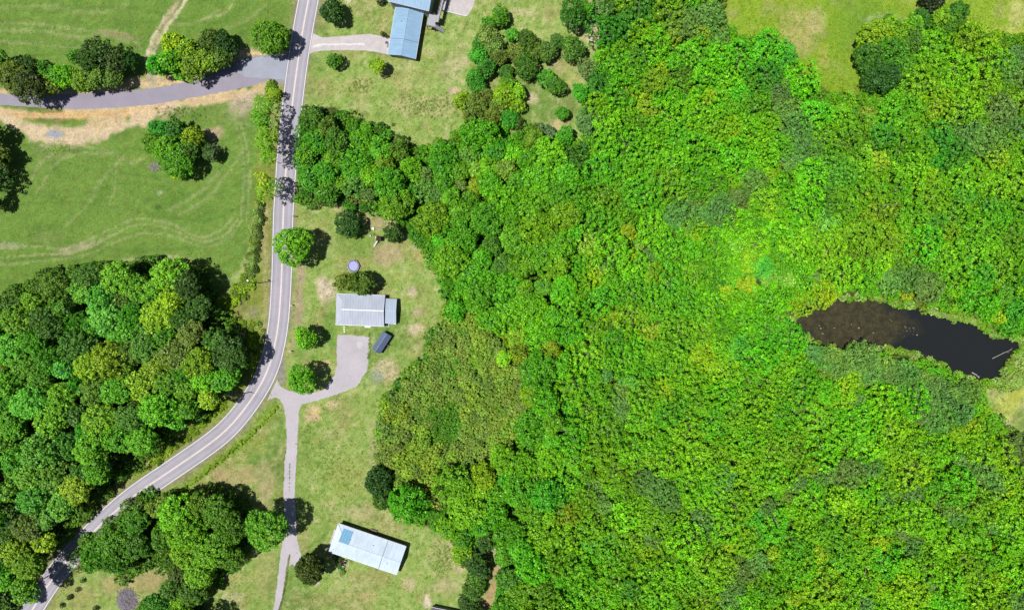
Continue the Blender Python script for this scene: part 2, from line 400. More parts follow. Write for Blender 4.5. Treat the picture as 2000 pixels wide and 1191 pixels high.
# terrain height
Z = np.zeros(GX.shape)
Z -= np.where(inp, np.clip(dp/14, 0, 1)*1.8, 0) + np.where(inp, 0.35, 0)
Z += np.where(~inp & (dp < 14), -0.3*(1-ss(dp, 0, 14)), 0)
dd = seg_dist(PX, PY, DITCH)
Z -= 0.55*np.exp(-(dd/7)**2)
dr = seg_dist(PX, PY, ROAD)
Z += np.where((dr > 40) & (abs(PX) < 99999), (fbm(PX, PY, 300, 77)-.5)*0.0, 0)
far = np.maximum(abs(GX)-200, 0)+np.maximum(abs(GY)-130, 0)
ny, nx = GX.shape
co = np.stack([GX, GY, Z], -1).reshape(-1, 3)
idx = np.arange(ny*nx).reshape(ny, nx)
quads = np.stack([idx[:-1,:-1], idx[:-1,1:], idx[1:,1:], idx[1:,:-1]], -1).reshape(-1, 4)
def fast_mesh(name, co, quads, mat=None):
    me = bpy.data.meshes.new(name)
    me.vertices.add(len(co)); me.vertices.foreach_set('co', np.ascontiguousarray(co, dtype=np.float32).ravel())
    nf, k = quads.shape
    me.loops.add(nf*k); me.loops.foreach_set('vertex_index', np.ascontiguousarray(quads, dtype=np.int32).ravel())
    me.polygons.add(nf); me.polygons.foreach_set('loop_start', np.arange(0, nf*k, k, dtype=np.int32))
    me.polygons.foreach_set('loop_total', np.full(nf, k, dtype=np.int32))
    me.update(calc_edges=True)
    if mat: me.materials.append(mat)
    return me
m, nt, out = nodes("grassland")
at = N(nt, "ShaderNodeAttribute", attribute_name='soil')
tc = N(nt, "ShaderNodeTexCoord")
n1 = N(nt, "ShaderNodeTexNoise"); n1.inputs['Scale'].default_value = 1.3; n1.inputs['Detail'].default_value = 8; n1.inputs['Roughness'].default_value = 0.75
n2 = N(nt, "ShaderNodeTexNoise"); n2.inputs['Scale'].default_value = 0.35; n2.inputs['Detail'].default_value = 6; n2.inputs['Roughness'].default_value = 0.7
nt.links.new(tc.outputs['Object'], n1.inputs[0]); nt.links.new(tc.outputs['Object'], n2.inputs[0])
mr = N(nt, "ShaderNodeMapRange"); mr.inputs[1].default_value = .3; mr.inputs[2].default_value = .7; mr.inputs[3].default_value = .72; mr.inputs[4].default_value = 1.25
nt.links.new(n1.outputs[0], mr.inputs[0])
hs = N(nt, "ShaderNodeHueSaturation")
mh = N(nt, "ShaderNodeMapRange"); mh.inputs[1].default_value = .3; mh.inputs[2].default_value = .7; mh.inputs[3].default_value = .485; mh.inputs[4].default_value = .515
nt.links.new(n2.outputs[0], mh.inputs[0]); nt.links.new(mh.outputs[0], hs.inputs['Hue'])
nt.links.new(at.outputs['Color'], hs.inputs['Color']); nt.links.new(mr.outputs[0], hs.inputs['Value'])
n4 = N(nt, "ShaderNodeTexNoise"); n4.inputs['Scale'].default_value = 3.6; n4.inputs['Detail'].default_value = 5; n4.inputs['Roughness'].default_value = .7
nt.links.new(tc.outputs['Object'], n4.inputs[0])
m4 = N(nt, "ShaderNodeMapRange"); m4.inputs[1].default_value = .32; m4.inputs[2].default_value = .68; m4.inputs[3].default_value = .52; m4.inputs[4].default_value = 1.48
nt.links.new(n4.outputs[0], m4.inputs[0])
mmv = N(nt, "ShaderNodeMath", operation='MULTIPLY'); nt.links.new(mr.outputs[0], mmv.inputs[0]); nt.links.new(m4.outputs[0], mmv.inputs[1]); nt.links.new(mmv.outputs[0], hs.inputs['Value'])
bs = N(nt, "ShaderNodeBsdfDiffuse"); bs.inputs['Roughness'].default_value = .5
bp = N(nt, "ShaderNodeBump"); bp.inputs['Strength'].default_value = .7; bp.inputs['Distance'].default_value = .22
nt.links.new(n1.outputs[0], bp.inputs['Height']); nt.links.new(bp.outputs[0], bs.inputs['Normal'])
nt.links.new(hs.outputs[0], bs.inputs[0]); nt.links.new(bs.outputs[0], out.inputs[0])
me = fast_mesh("ground", co, quads, m)
ca = me.color_attributes.new("soil", 'FLOAT_COLOR', 'POINT')
ca.data.foreach_set('color', np.concatenate([np.clip(col.reshape(-1,3), 0, 1), np.ones((ny*nx,1))], 1).astype(np.float32).ravel())
tag(link("ground", me), "mown fields, lawns and woodland floor", kind='structure')

# ---------------------------------------------------------------- roads and drives
def asphalt_mat(name, c, stripes=True, crack=True, grain=0.12):
    m, nt, out = nodes(name)
    b = N(nt, "ShaderNodeBsdfPrincipled"); b.inputs['Roughness'].default_value = .9; b.inputs['Specular IOR Level'].default_value = .2
    tc = N(nt, "ShaderNodeTexCoord")
    n1 = N(nt, "ShaderNodeTexNoise"); n1.inputs['Scale'].default_value = .12; n1.inputs['Detail'].default_value = 8; n1.inputs['Roughness'].default_value = .7
    n2 = N(nt, "ShaderNodeTexNoise"); n2.inputs['Scale'].default_value = 6; n2.inputs['Detail'].default_value = 3
    nt.links.new(tc.outputs['Object'], n1.inputs[0]); nt.links.new(tc.outputs['Object'], n2.inputs[0])
    cr = N(nt, "ShaderNodeValToRGB")
    e = cr.color_ramp.elements
    e[0].position = .3; e[0].color = (*[x*.86 for x in c], 1); e[1].position = .7; e[1].color = (c[0]*1.12, c[1]*1.10, c[2]*1.12, 1)
    nt.links.new(n1.outputs[0], cr.inputs[0])
    mr = N(nt, "ShaderNodeMapRange"); mr.inputs[1].default_value = .3; mr.inputs[2].default_value = .7; mr.inputs[3].default_value = 1-grain; mr.inputs[4].default_value = 1+grain
    nt.links.new(n2.outputs[0], mr.inputs[0])
    hs = N(nt, "ShaderNodeHueSaturation"); nt.links.new(cr.outputs[0], hs.inputs['Color']); nt.links.new(mr.outputs[0], hs.inputs['Value'])
    last = hs.outputs[0]
    if stripes:   # wheel paths, worn paler along the lane (u = across, from the mesh's uv map)
        uv = N(nt, "ShaderNodeUVMap"); sp = N(nt, "ShaderNodeSeparateXYZ"); nt.links.new(uv.outputs[0], sp.inputs[0])
        r2 = N(nt, "ShaderNodeValToRGB"); el = r2.color_ramp.elements
        el[0].position = 0; el[0].color = (.42,.42,.42,1); el[1].position = 1; el[1].color = (.42,.42,.42,1)
        for pos, v in ((.12,.47),(.24,.56),(.36,.49),(.44,.54),(.5,.44),(.58,.53),(.64,.47),(.76,.57),(.88,.46)):
            q = el.new(pos); q.color = (v,v,v,1)
        nt.links.new(sp.outputs[0], r2.inputs[0])
        mx = N(nt, "ShaderNodeMix", data_type='RGBA', blend_type='OVERLAY'); mx.inputs[0].default_value = .9
        nt.links.new(last, mx.inputs[6]); nt.links.new(r2.outputs[0], mx.inputs[7]); 
        # overlay scales the base around mid grey, so lift back
        last = mx.outputs[2]
        mm = N(nt, "ShaderNodeMix", data_type='RGBA', blend_type='MULTIPLY'); mm.inputs[0].default_value = 1
        m3 = N(nt, "ShaderNodeMix", data_type='RGBA', blend_type='ADD'); m3.inputs[0].default_value = 1
        nt.links.new(r2.outputs[0], m3.inputs[6]); nt.links.new(r2.outputs[0], m3.inputs[7])
        nt.links.new(hs.outputs[0], mm.inputs[6]); nt.links.new(m3.outputs[2], mm.inputs[7])
        last = mm.outputs[2]
    nt.links.new(last, b.inputs['Base Color'])
    bp = N(nt, "ShaderNodeBump"); bp.inputs['Strength'].default_value = .25; bp.inputs['Distance'].default_value = .02
    nt.links.new(n2.outputs[0], bp.inputs['Height']); nt.links.new(bp.outputs[0], b.inputs['Normal'])
    nt.links.new(b.outputs[0], out.inputs[0])
    return m
M['asphalt'] = asphalt_mat("worn_asphalt", A(182,179,190))
M['asphalt2'] = asphalt_mat("side_road_asphalt", A(168,162,178), stripes=False)
M['patch'] = asphalt_mat("fresh_gravel_apron", A(176,182,198), stripes=False, grain=.25)
M['gravel'] = asphalt_mat("grey_gravel", A(204,199,206), stripes=False, grain=.3)
M['concrete'] = simple("concrete", A(208,200,202), .85, .12, .5, .3, 8, c2=A(226,218,218))
M['white_paint'] = simple("road_white", A(255,252,252,2.6), .7, .12, .8)
M['yellow_paint'] = simple("road_yellow", A(250,232,224,2.7), .7, .12, .8)

def offset_line(pts, off):
    out = []
    for i, p in enumerate(pts):
        a = np.array(pts[max(i-1,0)]); b = np.array(pts[min(i+1,len(pts)-1)])
        t = (b-a)/np.linalg.norm(b-a); nrm = np.array([-t[1], t[0]])
        out.append(np.array(p)+nrm*off)
    return out
road_m = [P(*p) for p in ROAD]
def ribbon(name, pts, o0, o1, z, mat, parent=None, uv=False, thick=0.0, cols=1):
    L = [offset_line(pts, o0+(o1-o0)*i/cols) for i in range(cols+1)]
    n = len(pts); vs = []; fs = []
    for j in range(cols+1):
        vs += [(x, y, z) for x, y in L[j]]
    for j in range(cols):
        for i in range(n-1):
            a, b = j*n+i, (j+1)*n+i
            fs.append((a, a+1, b+1, b))
    me = bpy.data.meshes.new(name); me.from_pydata(vs, [], fs); me.materials.append(mat)
    if me.polygons[0].normal.z < 0: me.flip_normals()
    if uv:
        u = me.uv_layers.new(name="UVMap")
        for lp in me.loops:
            j = lp.vertex_index//n
            u.data[lp.index].uv = (j/cols, (lp.vertex_index % n)/n)
    return link(name, me, parent)
road = tag(ribbon("road", road_m, -3.42, 3.42, 0.030, M['asphalt'], uv=True, cols=4), kind='structure')
ribbon("edge_line", road_m, -3.20, -3.06, 0.036, M['white_paint'], road)
ribbon("edge_line", road_m, 3.06, 3.20, 0.036, M['white_paint'], road)
for i in (-1, 1):
    ribbon("centre_line", road_m, i*0.13-.075, i*0.13+.075, 0.036, M['yellow_paint'], road)

def ragged(poly, step=5, amp=1.0, seed=1):
    r = random.Random(seed); out = []
    n = len(poly)
    for i in range(n):
        a = np.array(poly[i], float); b = np.array(poly[(i+1)%n], float)
        k = max(1, int(np.linalg.norm(b-a)/step))
        for j in range(k):
            p = a+(b-a)*j/k
            out.append((p[0]+r.uniform(-amp,amp), p[1]+r.uniform(-amp,amp)))
    return out
def sheet(name, poly, z, mat, amp=1.0, step=4, seed=1, parent=None):
    pts = [P(*p) for p in ragged(poly, step, amp, seed)]
    me = bpy.data.meshes.new(name)
    me.from_pydata([(x,y,z) for x,y in pts], [], [tuple(range(len(pts)))])
    me.materials.append(mat)
    if me.polygons[0].normal.z < 0: me.flip_normals()
    return link(name, me, parent)
side = [(-60,182),(0,184),(126,185),(210,180),(290,174),(350,164),(403,151),(440,133),(478,113),(510,109),(545,106),(568,100),(560,165),(545,162),(528,158),(512,161),(500,166),(450,177),(403,186),(302,204),(230,210),(151,214),(70,210),(0,205),(-60,202)]
tag(sheet("side_road", side, 0.012, M['asphalt2'], .8, 6, 2), kind='structure')
tag(sheet("gravel_apron", [(462,128),(480,116),(510,112),(548,109),(560,112),(558,158),(540,156),(520,154),(500,152),(475,150),(466,142)], 0.018, M['patch'], 2.0, 4, 3), kind='structure')
tag(sheet("driveway", [(606,68),(613,66),(621,70),(631,74),(670,71),(719,67),(735,69),(750,73),(764,76),(762,108),(740,103),(715,99.5),(680,98),(650,99),(626,100),(615,102),(604,106)], 0.020, M['concrete'], .3, 6, 4), "pale concrete driveway of the blue-roofed house", kind='structure')
tag(sheet("gravel_drive", [(659.5,653),(690,655),(721,658),(722,680),(720,700),(716,725),(698,753),(662,769),(621,781),(590,789),(584,800),(582,841),(580,880),(578,905),(576,965),(578,1010),(580,1055),(586,1075),(591,1092),(584,1115),(571,1100),(562,1108),(557,1150),(549,1191),(541,1250),(526,1250),(534,1191),(541,1140),(546,1100),(551,1062),(557,1040),(555,1000),(554,965),(556,900),(560,880),(559,821),(554,793),(547,781),(538,776),(528,779),(520,783),(530,765),(541,742),(546,752),(556,760),(575,766),(602,768),(630,762),(645,745),(653,731),(658,710),(657,680)], 0.014, M['gravel'], 1.0, 4, 5), "grey gravel drive and parking area", kind='structure')
tag(sheet("patio", [(872,-60),(865,21.7),(911,33),(921,20),(926,8),(932,-60)], 0.02, M['concrete'], .3, 6, 6), kind='structure')
M['pale'] = simple("pale_worn_concrete", A(240,234,240), .85, .12, 2)
sc_ = [(612,90),(618,87),(628,86),(640,85.5),(655,86),(668,85),(682,86),(700,84.5),(714,85.5),(712,89),(698,87.5),(684,89.5),(668,88),(652,89.5),(636,88.5),(622,91),(610,95)]
tag(sheet("worn_strip", sc_, 0.026, M['pale'], .9, 3, 9), kind='structure')
tag(sheet("pale_spot", [(697,668),(702,666),(707,669),(709,674),(706,680),(701,681),(697,677)], 0.022, M['concrete'], 1.0, 3, 10), kind='structure')
M['rutgrass'] = simple("lane_grass", A(126,132,84), .95, .35, 1.5, .6, 8)
gs_ = smooth([(566,1082),(561,1110),(555,1150),(548,1191),(538,1250)], 6)
tag(sheet("grass_strip", [(x-1.9,y) for x,y in gs_]+[(x+1.9,y) for x,y in gs_[::-1]], 0.022, M['rutgrass'], .8, 2.5, 12), "thin grass strip between the gravel lane's wheel tracks", kind='structure')
# ---------------------------------------------------------------- pond
m, nt, out = nodes("pond_water")
b = N(nt, "ShaderNodeBsdfPrincipled"); b.inputs['Roughness'].default_value = .06; b.inputs['IOR'].default_value = 1.33
tc = N(nt, "ShaderNodeTexCoord"); sp = N(nt, "ShaderNodeSeparateXYZ"); nt.links.new(tc.outputs['Object'], sp.inputs[0])
n1 = N(nt, "ShaderNodeTexNoise"); n1.inputs['Scale'].default_value = .16; n1.inputs['Detail'].default_value = 9; n1.inputs['Roughness'].default_value = .65
nt.links.new(tc.outputs['Object'], n1.inputs[0])
mr = N(nt, "ShaderNodeAttribute", attribute_name='depth')
n3 = N(nt, "ShaderNodeTexNoise"); n3.inputs['Scale'].default_value = .5; n3.inputs['Detail'].default_value = 10; n3.inputs['Roughness'].default_value = .8
nt.links.new(tc.outputs['Object'], n3.inputs[0])
cr = N(nt, "ShaderNodeValToRGB"); cr.color_ramp.elements[0].position = .35; cr.color_ramp.elements[0].color = (*A(48,47,36),1); cr.color_ramp.elements[1].position = .72; cr.color_ramp.elements[1].color = (*A(98,92,62),1)
nt.links.new(n3.outputs[0], cr.inputs[0])
mx = N(nt, "ShaderNodeMix", data_type='RGBA'); nt.links.new(mr.outputs['Fac'], mx.inputs[0]); nt.links.new(cr.outputs[0], mx.inputs[6]); mx.inputs[7].default_value = (*A(42,45,46),1)
nt.links.new(mx.outputs[2], b.inputs['Base Color'])
bp = N(nt, "ShaderNodeBump"); bp.inputs['Strength'].default_value = .05; bp.inputs['Distance'].default_value = .05; nt.links.new(n3.outputs[0], bp.inputs['Height']); nt.links.new(bp.outputs[0], b.inputs['Normal'])
nt.links.new(b.outputs[0], out.inputs[0])
M['water'] = m
wx = np.arange(1525, 2021, 4.0); wy = np.arange(560, 771, 4.0)
WX, WY = np.meshgrid(wx, wy)
MURK = [(1500,560),(1650,560),(1735,583),(1762,600),(1785,622),(1798,642),(1775,652),(1762,668),(1720,690),(1660,700),(1500,720)]
wd = seg_dist(WX, WY, MURK+[MURK[0]]); wd = np.where(inpoly(WX, WY, MURK), -wd, wd)+(fbm(WX, WY, 60, 91)-.5)*60
shore = seg_dist(WX, WY, POND)
dep = np.clip((wd+18)/36, 0, 1)
streak = fbm(WX*.5, WY*2.2, 50, 33)
dep = np.clip(dep+0.5*np.clip((streak-.5)*3, 0, 1)*(WX < 1760), 0, 1)
dep = dep*np.clip(.35+shore/9, 0, 1)
wi = np.arange(WX.size).reshape(WX.shape)
me = fast_mesh("pond", np.stack([(WX-1000)/6, (595.5-WY)/6, np.full(WX.shape, -.32)], -1).reshape(-1,3), np.stack([wi[1:,:-1],wi[1:,1:],wi[:-1,1:],wi[:-1,:-1]],-1).reshape(-1,4), M['water'])
a_ = me.attributes.new('depth', 'FLOAT', 'POINT'); a_.data.foreach_set('value', dep.astype(np.float32).ravel())
tag(link("pond", me), "dark muddy pond with a brown shallow left end", kind='structure')

# ---------------------------------------------------------------- foliage prototypes
def crown_arrays(R, Hs, cr, leaf, per, seed, dens=1.3, elong=0.8, up=0.5, lobes=0.22, low=-0.35, inner=0.35, jit=0.5):
    r = np.random.default_rng(seed)
    n = int(dens*2*R*R/(cr*cr)); n = max(n, 7)
    # directions over the upper dome
    i = np.arange(n)+.5
    z = 1-(1-low)*i/n
    ph = i*2.399963+r.random(n)*.6
    s = np.sqrt(np.clip(1-z*z, 0, 1))
    D = np.stack([s*np.cos(ph), s*np.sin(ph), z], 1)
    # uneven outline: a few broad bulges
    bul = np.ones(n)
    for k in range(6):
        b = r.normal(size=3); b[2] = abs(b[2])*.4; b /= np.linalg.norm(b)
        bul += lobes*np.clip(D@b, 0, 1)**3*r.uniform(-1.0, 1.0)
    rad = bul*r.uniform(.78, 1.02, n)
    C = D*rad[:,None]*np.array([R-cr*.7, R-cr*.7, Hs])
    m = int(n*inner)
    Ci = r.normal(size=(m,3)); Ci /= np.linalg.norm(Ci, axis=1)[:,None]; Ci *= r.uniform(.2, .7, m)[:,None]; Ci[:,2] = Ci[:,2]*.6
    C = np.concatenate([C, Ci*np.array([R, R, Hs])])
    crs = cr*r.uniform(.6, 1.35, len(C))
    cv = r.normal(size=len(C))*.16
    k = np.maximum((per*(crs/cr)**2).astype(int), 5)
    ci = np.repeat(np.arange(len(C)), k); T = len(ci)
    d = r.normal(size=(T,3)); d /= np.linalg.norm(d, axis=1)[:,None]
    outw = C[ci]/(np.linalg.norm(C[ci], axis=1)[:,None]+1e-6)
    d = d+outw*.55+np.array([0,0,.35]); d /= np.linalg.norm(d, axis=1)[:,None]
    pos = C[ci]+d*(crs[ci]*r.uniform(.55, 1.1, T))[:,None]
    nr = d*.7+np.array([0,0,up])+r.normal(size=(T,3))*jit; nr /= np.linalg.norm(nr, axis=1)[:,None]
    a = np.cross(nr, r.normal(size=(T,3))); a /= np.linalg.norm(a, axis=1)[:,None]
    b = np.cross(nr, a)
    sz = leaf*r.uniform(.6, 1.35, T)
    a = a*sz[:,None]*.5; b = b*sz[:,None]*.5*elong
    q = np.stack([pos-a, pos-b+a*.1, pos+a, pos+b+a*.1], 1).reshape(-1, 3)
    lv = np.clip(.5+cv[ci]+r.normal(size=T)*.16, 0, 1)
    return q, lv
def leaf_mesh(name, q, lv):
    me = fast_mesh(name, q, np.arange(len(q)).reshape(-1, 4), M['leaf'])
    at = me.attributes.new('leafvar', 'FLOAT', 'FACE'); at.data.foreach_set('value', lv.astype(np.float32))
    return me
PROTO = {}
def proto(kind, R, n, **k):
    for i in range(n):
        q, lv = crown_arrays(R=R, seed=hash((kind, R, i)) % 9999 if False else int(R*100)+i*17+len(kind)*7, **k)
        PROTO.setdefault(kind, []).append((R, leaf_mesh(kind+"_crown", q, lv)))
# broadleaf: rounded leaf masses
for R in (6.5, 5.0, 3.6, 2.4):
    proto('broadleaf', R, 4, Hs=R*.75, cr=.82 if R > 3 else .62, leaf=.50 if R > 3 else .42, per=26 if R > 3 else 22, lobes=.36, dens=1.7, inner=.6)
for R in (4.0, 3.0):
    proto('open', R, 3, Hs=R*.95, cr=.6, leaf=.5, per=11, lobes=.6, dens=.75, inner=.25)
# low thicket tree: finer and flatter
for R in (4.6, 3.2):
    proto('thicket', R, 5, Hs=R*.66, cr=.55, leaf=.40, per=17, lobes=.5, dens=.86, jit=.5, inner=.2)
# willow-like grey crowns
for R in (5.0, 3.4):
    proto('willow', R, 3, Hs=R*.5, cr=.62, leaf=.42, per=20, lobes=.45, dens=1.05, jit=.5, elong=.75)
# spiky scrub
for R in (2.6, 1.7):
    proto('scrub', R, 4, Hs=R*.7, cr=.42, leaf=.55, per=14, lobes=.6, dens=1.0, elong=.5, up=.5, jit=.55, inner=.2)
for R in (4.6,):
    proto('cedar', R, 2, Hs=R*1.05, cr=.55, leaf=.46, per=26, lobes=.12, dens=1.8, elong=.7, up=.3)
# weeds / tufts
for R in (0.55,):
    proto('weed', R, 4, Hs=R*.6, cr=.25, leaf=.3, per=5, lobes=.5, dens=.7, elong=.3)
PROTO_TRUNK = []
def trunk_mesh(seed, H, R):
    r = random.Random(seed); mb = MB()
    top = Vector((r.uniform(-.4,.4), r.uniform(-.4,.4), H*.75))
    mid = Vector((r.uniform(-.2,.2), r.uniform(-.2,.2), H*.38))
    mb.tube([(0,0,-.2),(0,0,.3),mid,top], .34, 8, .10)
    for k in range(7):
        t = .45+.5*k/7; p = Vector((0,0,0)).lerp(top, t); a = k*2.4+r.uniform(-.4,.4)
        L = R*r.uniform(.55,.85)*(1.15-t*.4)
        e = p+Vector((math.cos(a)*L, math.sin(a)*L, H*.22*r.uniform(.6,1.1)))
        mb.tube([p, p.lerp(e, .5)+Vector((0,0,-.2)), e], .13, 6, .03)
    return mb.mesh("trunk", M['bark'])
for s in range(3): PROTO_TRUNK.append(trunk_mesh(s, 8.0, 5.0))     # normalised: height 8, spread 5

COLN = {}
TREES = []      # (x, y, r) of every tree, in survey units, for spacing
COUNT = 0
def fol(c, willow=False):
    r, g, b = c
    if willow: return (r*.88, g*1.04, b*.84)
    if r > g*.76: r = g*.76
    b = b*.72 if b < g*.8 else g*.7
    if g > 182: r *= 182/g; g = 182; b = min(b, 70)
    return (r*1.05+4, g*1.03, b)
def add_tree(px, py, rp, tint, label, kind='broadleaf', group=None, hf=1.0, name='tree', cat='tree', hc=None, squash=1.0):
    """px, py, rp: crown centre and radius on the survey grid; hc: height of crown centre in m"""
    global COUNT
    COUNT += 1
    r = random.Random(int(px*31+py*17))
    rm = rp/6.0
    if hc is None: hc = max(1.2, min(8.8, rm*1.25+1.0))*hf
    x, y = P(px, py, hc)
    rm *= (1-hc/ALT)
    cands = sorted(PROTO[kind], key=lambda c: abs(math.log(c[0]/rm)))
    best = [c for c in cands if c[0] == cands[0][0]]
    R, me = r.choice(best)
    s = rm/R*(1.04 if group and 'wood' in group else .97)
    root = empty(name, (x, y, 0), r.uniform(0, 6.28))
    c = link("crown", me, root, loc=(0, 0, hc), scale=(s, s*r.uniform(.92,1.06), s*r.uniform(.9,1.12)*squash))
    v = r.uniform(.9, 1.1)
    t = A(*fol(tint, kind == 'willow'), k=KL)
    c['tint'] = [t[0]*v*r.uniform(.92,1.08), t[1]*v, t[2]*v]
    H = hc+rm*.6
    link("trunk", r.choice(PROTO_TRUNK), root, scale=(rm/5.0, rm/5.0, H/8.0))
    tag(root, label, cat, group)
    TREES.append((px, py, rp))
    return root
KL = 1.75

# ---------------------------------------------------------------- trees standing alone, each described
DK = (52,92,38); MID = (70,132,34); BR = (96,168,32); LM = (142,186,30); OL = (100,128,50); GY = (112,138,92); MINT = (104,166,92); YL = (176,190,34); DEEP = (40,84,34); VIV = (64,158,30)
GAPP = {}
ISO = [
 (648,22,26,DEEP,'broadleaf',"dark green yard tree nearest the road above the concrete driveway",None,5.5),
 (653,121,16,MID,'broadleaf',"small sapling on the lawn just below the concrete driveway",None,3.0),
 (739,129,15,(124,164,34),'broadleaf',"small yellow-green tree below the end of the blue-roofed garage",None,5.2),
 (531,70,38,(88,140,36),'broadleaf',"round bright tree in the corner where side road and main road meet",None,7.0),
 (576,480,38,BR,'broadleaf',"big round tree overhanging the road above the grey-roofed house",None,8.6),
 (680,439,28,DEEP,'broadleaf',"dark tree on the lawn between the road and the white play set",None,5.2),
 (770,455,20,DK,'broadleaf',"small dark tree at the wood's edge, right of the play set",None,4.0),
 (674,550,22,OL,'broadleaf',"olive tree with its crown just left of the trampoline, touching the other",None,5.2),
 (710,553,26,(72,108,40),'broadleaf',"darker tree overhanging the upper eave of the grey-roofed house",None,6.2),
 (598,661,26,BR,'broadleaf',"bright tree between the curving road and the gravel parking area",None,6.2),
 (588,741,30,(84,158,30),'broadleaf',"leafy tree in the fork where the gravel drive leaves the road",None,8.4),
 (520,1030,40,(86,156,40),'broadleaf',"big tree throwing a round shadow over the gravel lane",None,12.0),
 (606,1109,29,(70,84,36),'cedar',"dark olive evergreen between the gravel lane and the white-roofed house",None,7.6),
 (1120,26,30,(58,116,40),'broadleaf',"large tree at the top edge left of the bare strip beside the wood",None,7.5),
 (1146,17,21,(74,146,34),'broadleaf',"bright smaller tree touching the large one at the top edge",None,6.0),
 (1120,97,26,(66,118,40),'broadleaf',"round tree in the clearing's upper right, above the olive grey one",None,5.0),
 (1145,135,21,(112,120,72),'willow',"olive grey round tree in the clearing beside the big wood",None,4.4),
 (1070,152,17,(64,136,40),'broadleaf',"left one of two touching trees amid the clearing",None,4.2),
 (1083,167,19,(72,130,44),'broadleaf',"right one of two touching trees amid the clearing",None,4.8),
 (1134,182,18,VIV,'broadleaf',"bright small tree against the big wood on the clearing's right",None,4.4),
 (1098,221,15,(64,132,36),'broadleaf',"small lone tree low in the clearing, right of centre",None,3.8),
 (1103,265,20,(66,148,36),'broadleaf',"bright tree with a ragged shadow at the clearing's lower end",None,5.0),
 (1148,240,27,(110,142,84),'willow',"pale grey-green crown at the clearing's lower right corner",None,4.5),
 (1066,259,19,(104,120,92),'willow',"grey bushy crown at the clearing's lower left corner",None,4.0),
 (745,4,8,(40,62,38),'scrub',"small dark round shrub at the top edge left of the blue roofs",None,1.0),
 (748,67,4.5,(44,66,34),'scrub',"tiny dark shrub at the driveway's end beside the garage",None,.8),
 (755,71,3.5,(52,72,40),'scrub',"tiniest shrub, against the garage wall above the driveway",None,.7),
 (697.5,1056,6,(120,150,80),'weed',"low pale plant on the lawn above the white roof's left corner",None,.4),
 (738,940,30,DEEP,'broadleaf',"dark rounded tree jutting out of the scrub onto the lower lawn",None,6.0),
 (752,975,28,(54,100,34),'broadleaf',"dark tree just below the one jutting onto the lower lawn",None,5.0),
 (1145,60,0,DK,'scrub',"",None,1),
]
ISO = [t for t in ISO if t[2] > 0 and t[0] != 697.5]
for (px,py,rp,tint,kind,lab,grp,hc) in ISO:
    nm = 'shrub' if rp < 10 else ('evergreen_tree' if kind == 'cedar' else 'tree')
    add_tree(px, py, rp, tint, lab, kind, "trees standing apart on the lawns" if nm != 'shrub' else "small shrubs by the houses", hc=hc, name=nm, cat='shrub' if nm == 'shrub' else 'tree')
# the two tree lines above the side road
A1 = [(-8,118,24,MID),(22,152,34,(88,116,48)),(60,168,34,(62,84,44)),(52,130,22,DK),(96,140,24,MID),(100,168,22,OL),(124,150,26,(96,168,34)),(150,112,18,MID),(158,160,24,(104,150,44)),(186,112,32,DK),(190,150,26,(92,132,56)),(222,118,28,(56,88,42)),(224,152,22,(84,120,54)),(250,118,20,DEEP)]
A2 = [(308,125,24,VIV),(340,86,26,LM),(332,120,26,(92,164,32)),(350,148,12,BR),(366,100,26,(110,158,40)),(378,130,26,(96,140,40)),(405,118,26,(100,146,40)),(412,80,26,(74,104,50)),(432,112,24,(84,118,50)),(440,90,24,DEEP),(436,76,20,DEEP)]
def order_words(i, n):
    w = ["first","second","third","fourth","fifth","sixth","seventh","eighth","ninth","tenth","eleventh","twelfth","thirteenth","fourteenth","fifteenth","sixteenth","seventeenth","eighteenth","nineteenth","twentieth"]
    return w[i] if i < 12 else f"{i+1}{'st' if i % 10 == 0 and i != 10 else 'nd' if i % 10 == 1 and i != 11 else 'rd' if i % 10 == 2 and i != 12 else 'th'}"
def tname(t):
    r, g, b = t
    if r > g*.9: return "yellow-green" if g > 140 else "olive"
    if b > g*.58: return "grey-green" if g < 150 else "pale minty"
    if g < 105: return "dark green"
    if r > g*.72: return "lime green" if g > 150 else "olive green"
    return "bright green" if g > 150 else "mid green"
def row(lst, where, group, kind='broadleaf', hs=1.0, key=lambda t: t[0], frm="from the left"):
    for i, t in enumerate(sorted(lst, key=key)):
        add_tree(t[0], t[1], t[2], t[3], f"{tname(t[3])} tree, {order_words(i, len(lst))} {frm} {where}", kind, group, hf=hs)
row(A1, "in the tree line left of the dirt track", "tree line left of the dirt track", hs=1.0)
row(A2, "in the tree line right of the dirt track", "tree line right of the dirt track", hs=1.0)
B1 = [(310,252,22,(56,140,46)),(345,258,26,(54,110,40)),(304,284,24,(84,140,34)),(330,292,30,(92,158,34)),(378,268,24,(140,158,40)),(350,318,30,(78,142,30)),(368,296,26,(64,112,34)),(345,338,12,LM),(412,300,18,(70,110,70))]
row(B1, "in the clump amid the western field", "clump of trees in the western field", hs=.9)
C1 = [(519,212,22,(106,166,40)),(514,240,22,BR),(522,262,22,(116,170,36)),(519,285,24,(104,164,32)),(536,268,16,(120,150,60)),(524,306,16,BR),(516,350,20,LM),(518,374,22,(120,178,36)),(536,362,16,(96,150,44)),(537,180,13,(140,170,40))]
for i, t in enumerate(sorted(C1, key=lambda t: t[1])):
    add_tree(t[0], t[1], t[2], t[3], f"{tname(t[3])} roadside tree, {order_words(i,10)} from the top of the row left of the road", 'open', "row of trees along the road's left verge", hc=10.5 if t[2] > 14 else 5)
D1 = [(-14,268,26,DEEP),(-6,305,26,(96,120,56)),(-12,345,30,DK),(-12,300,26,DK),(-16,395,22,DEEP)]
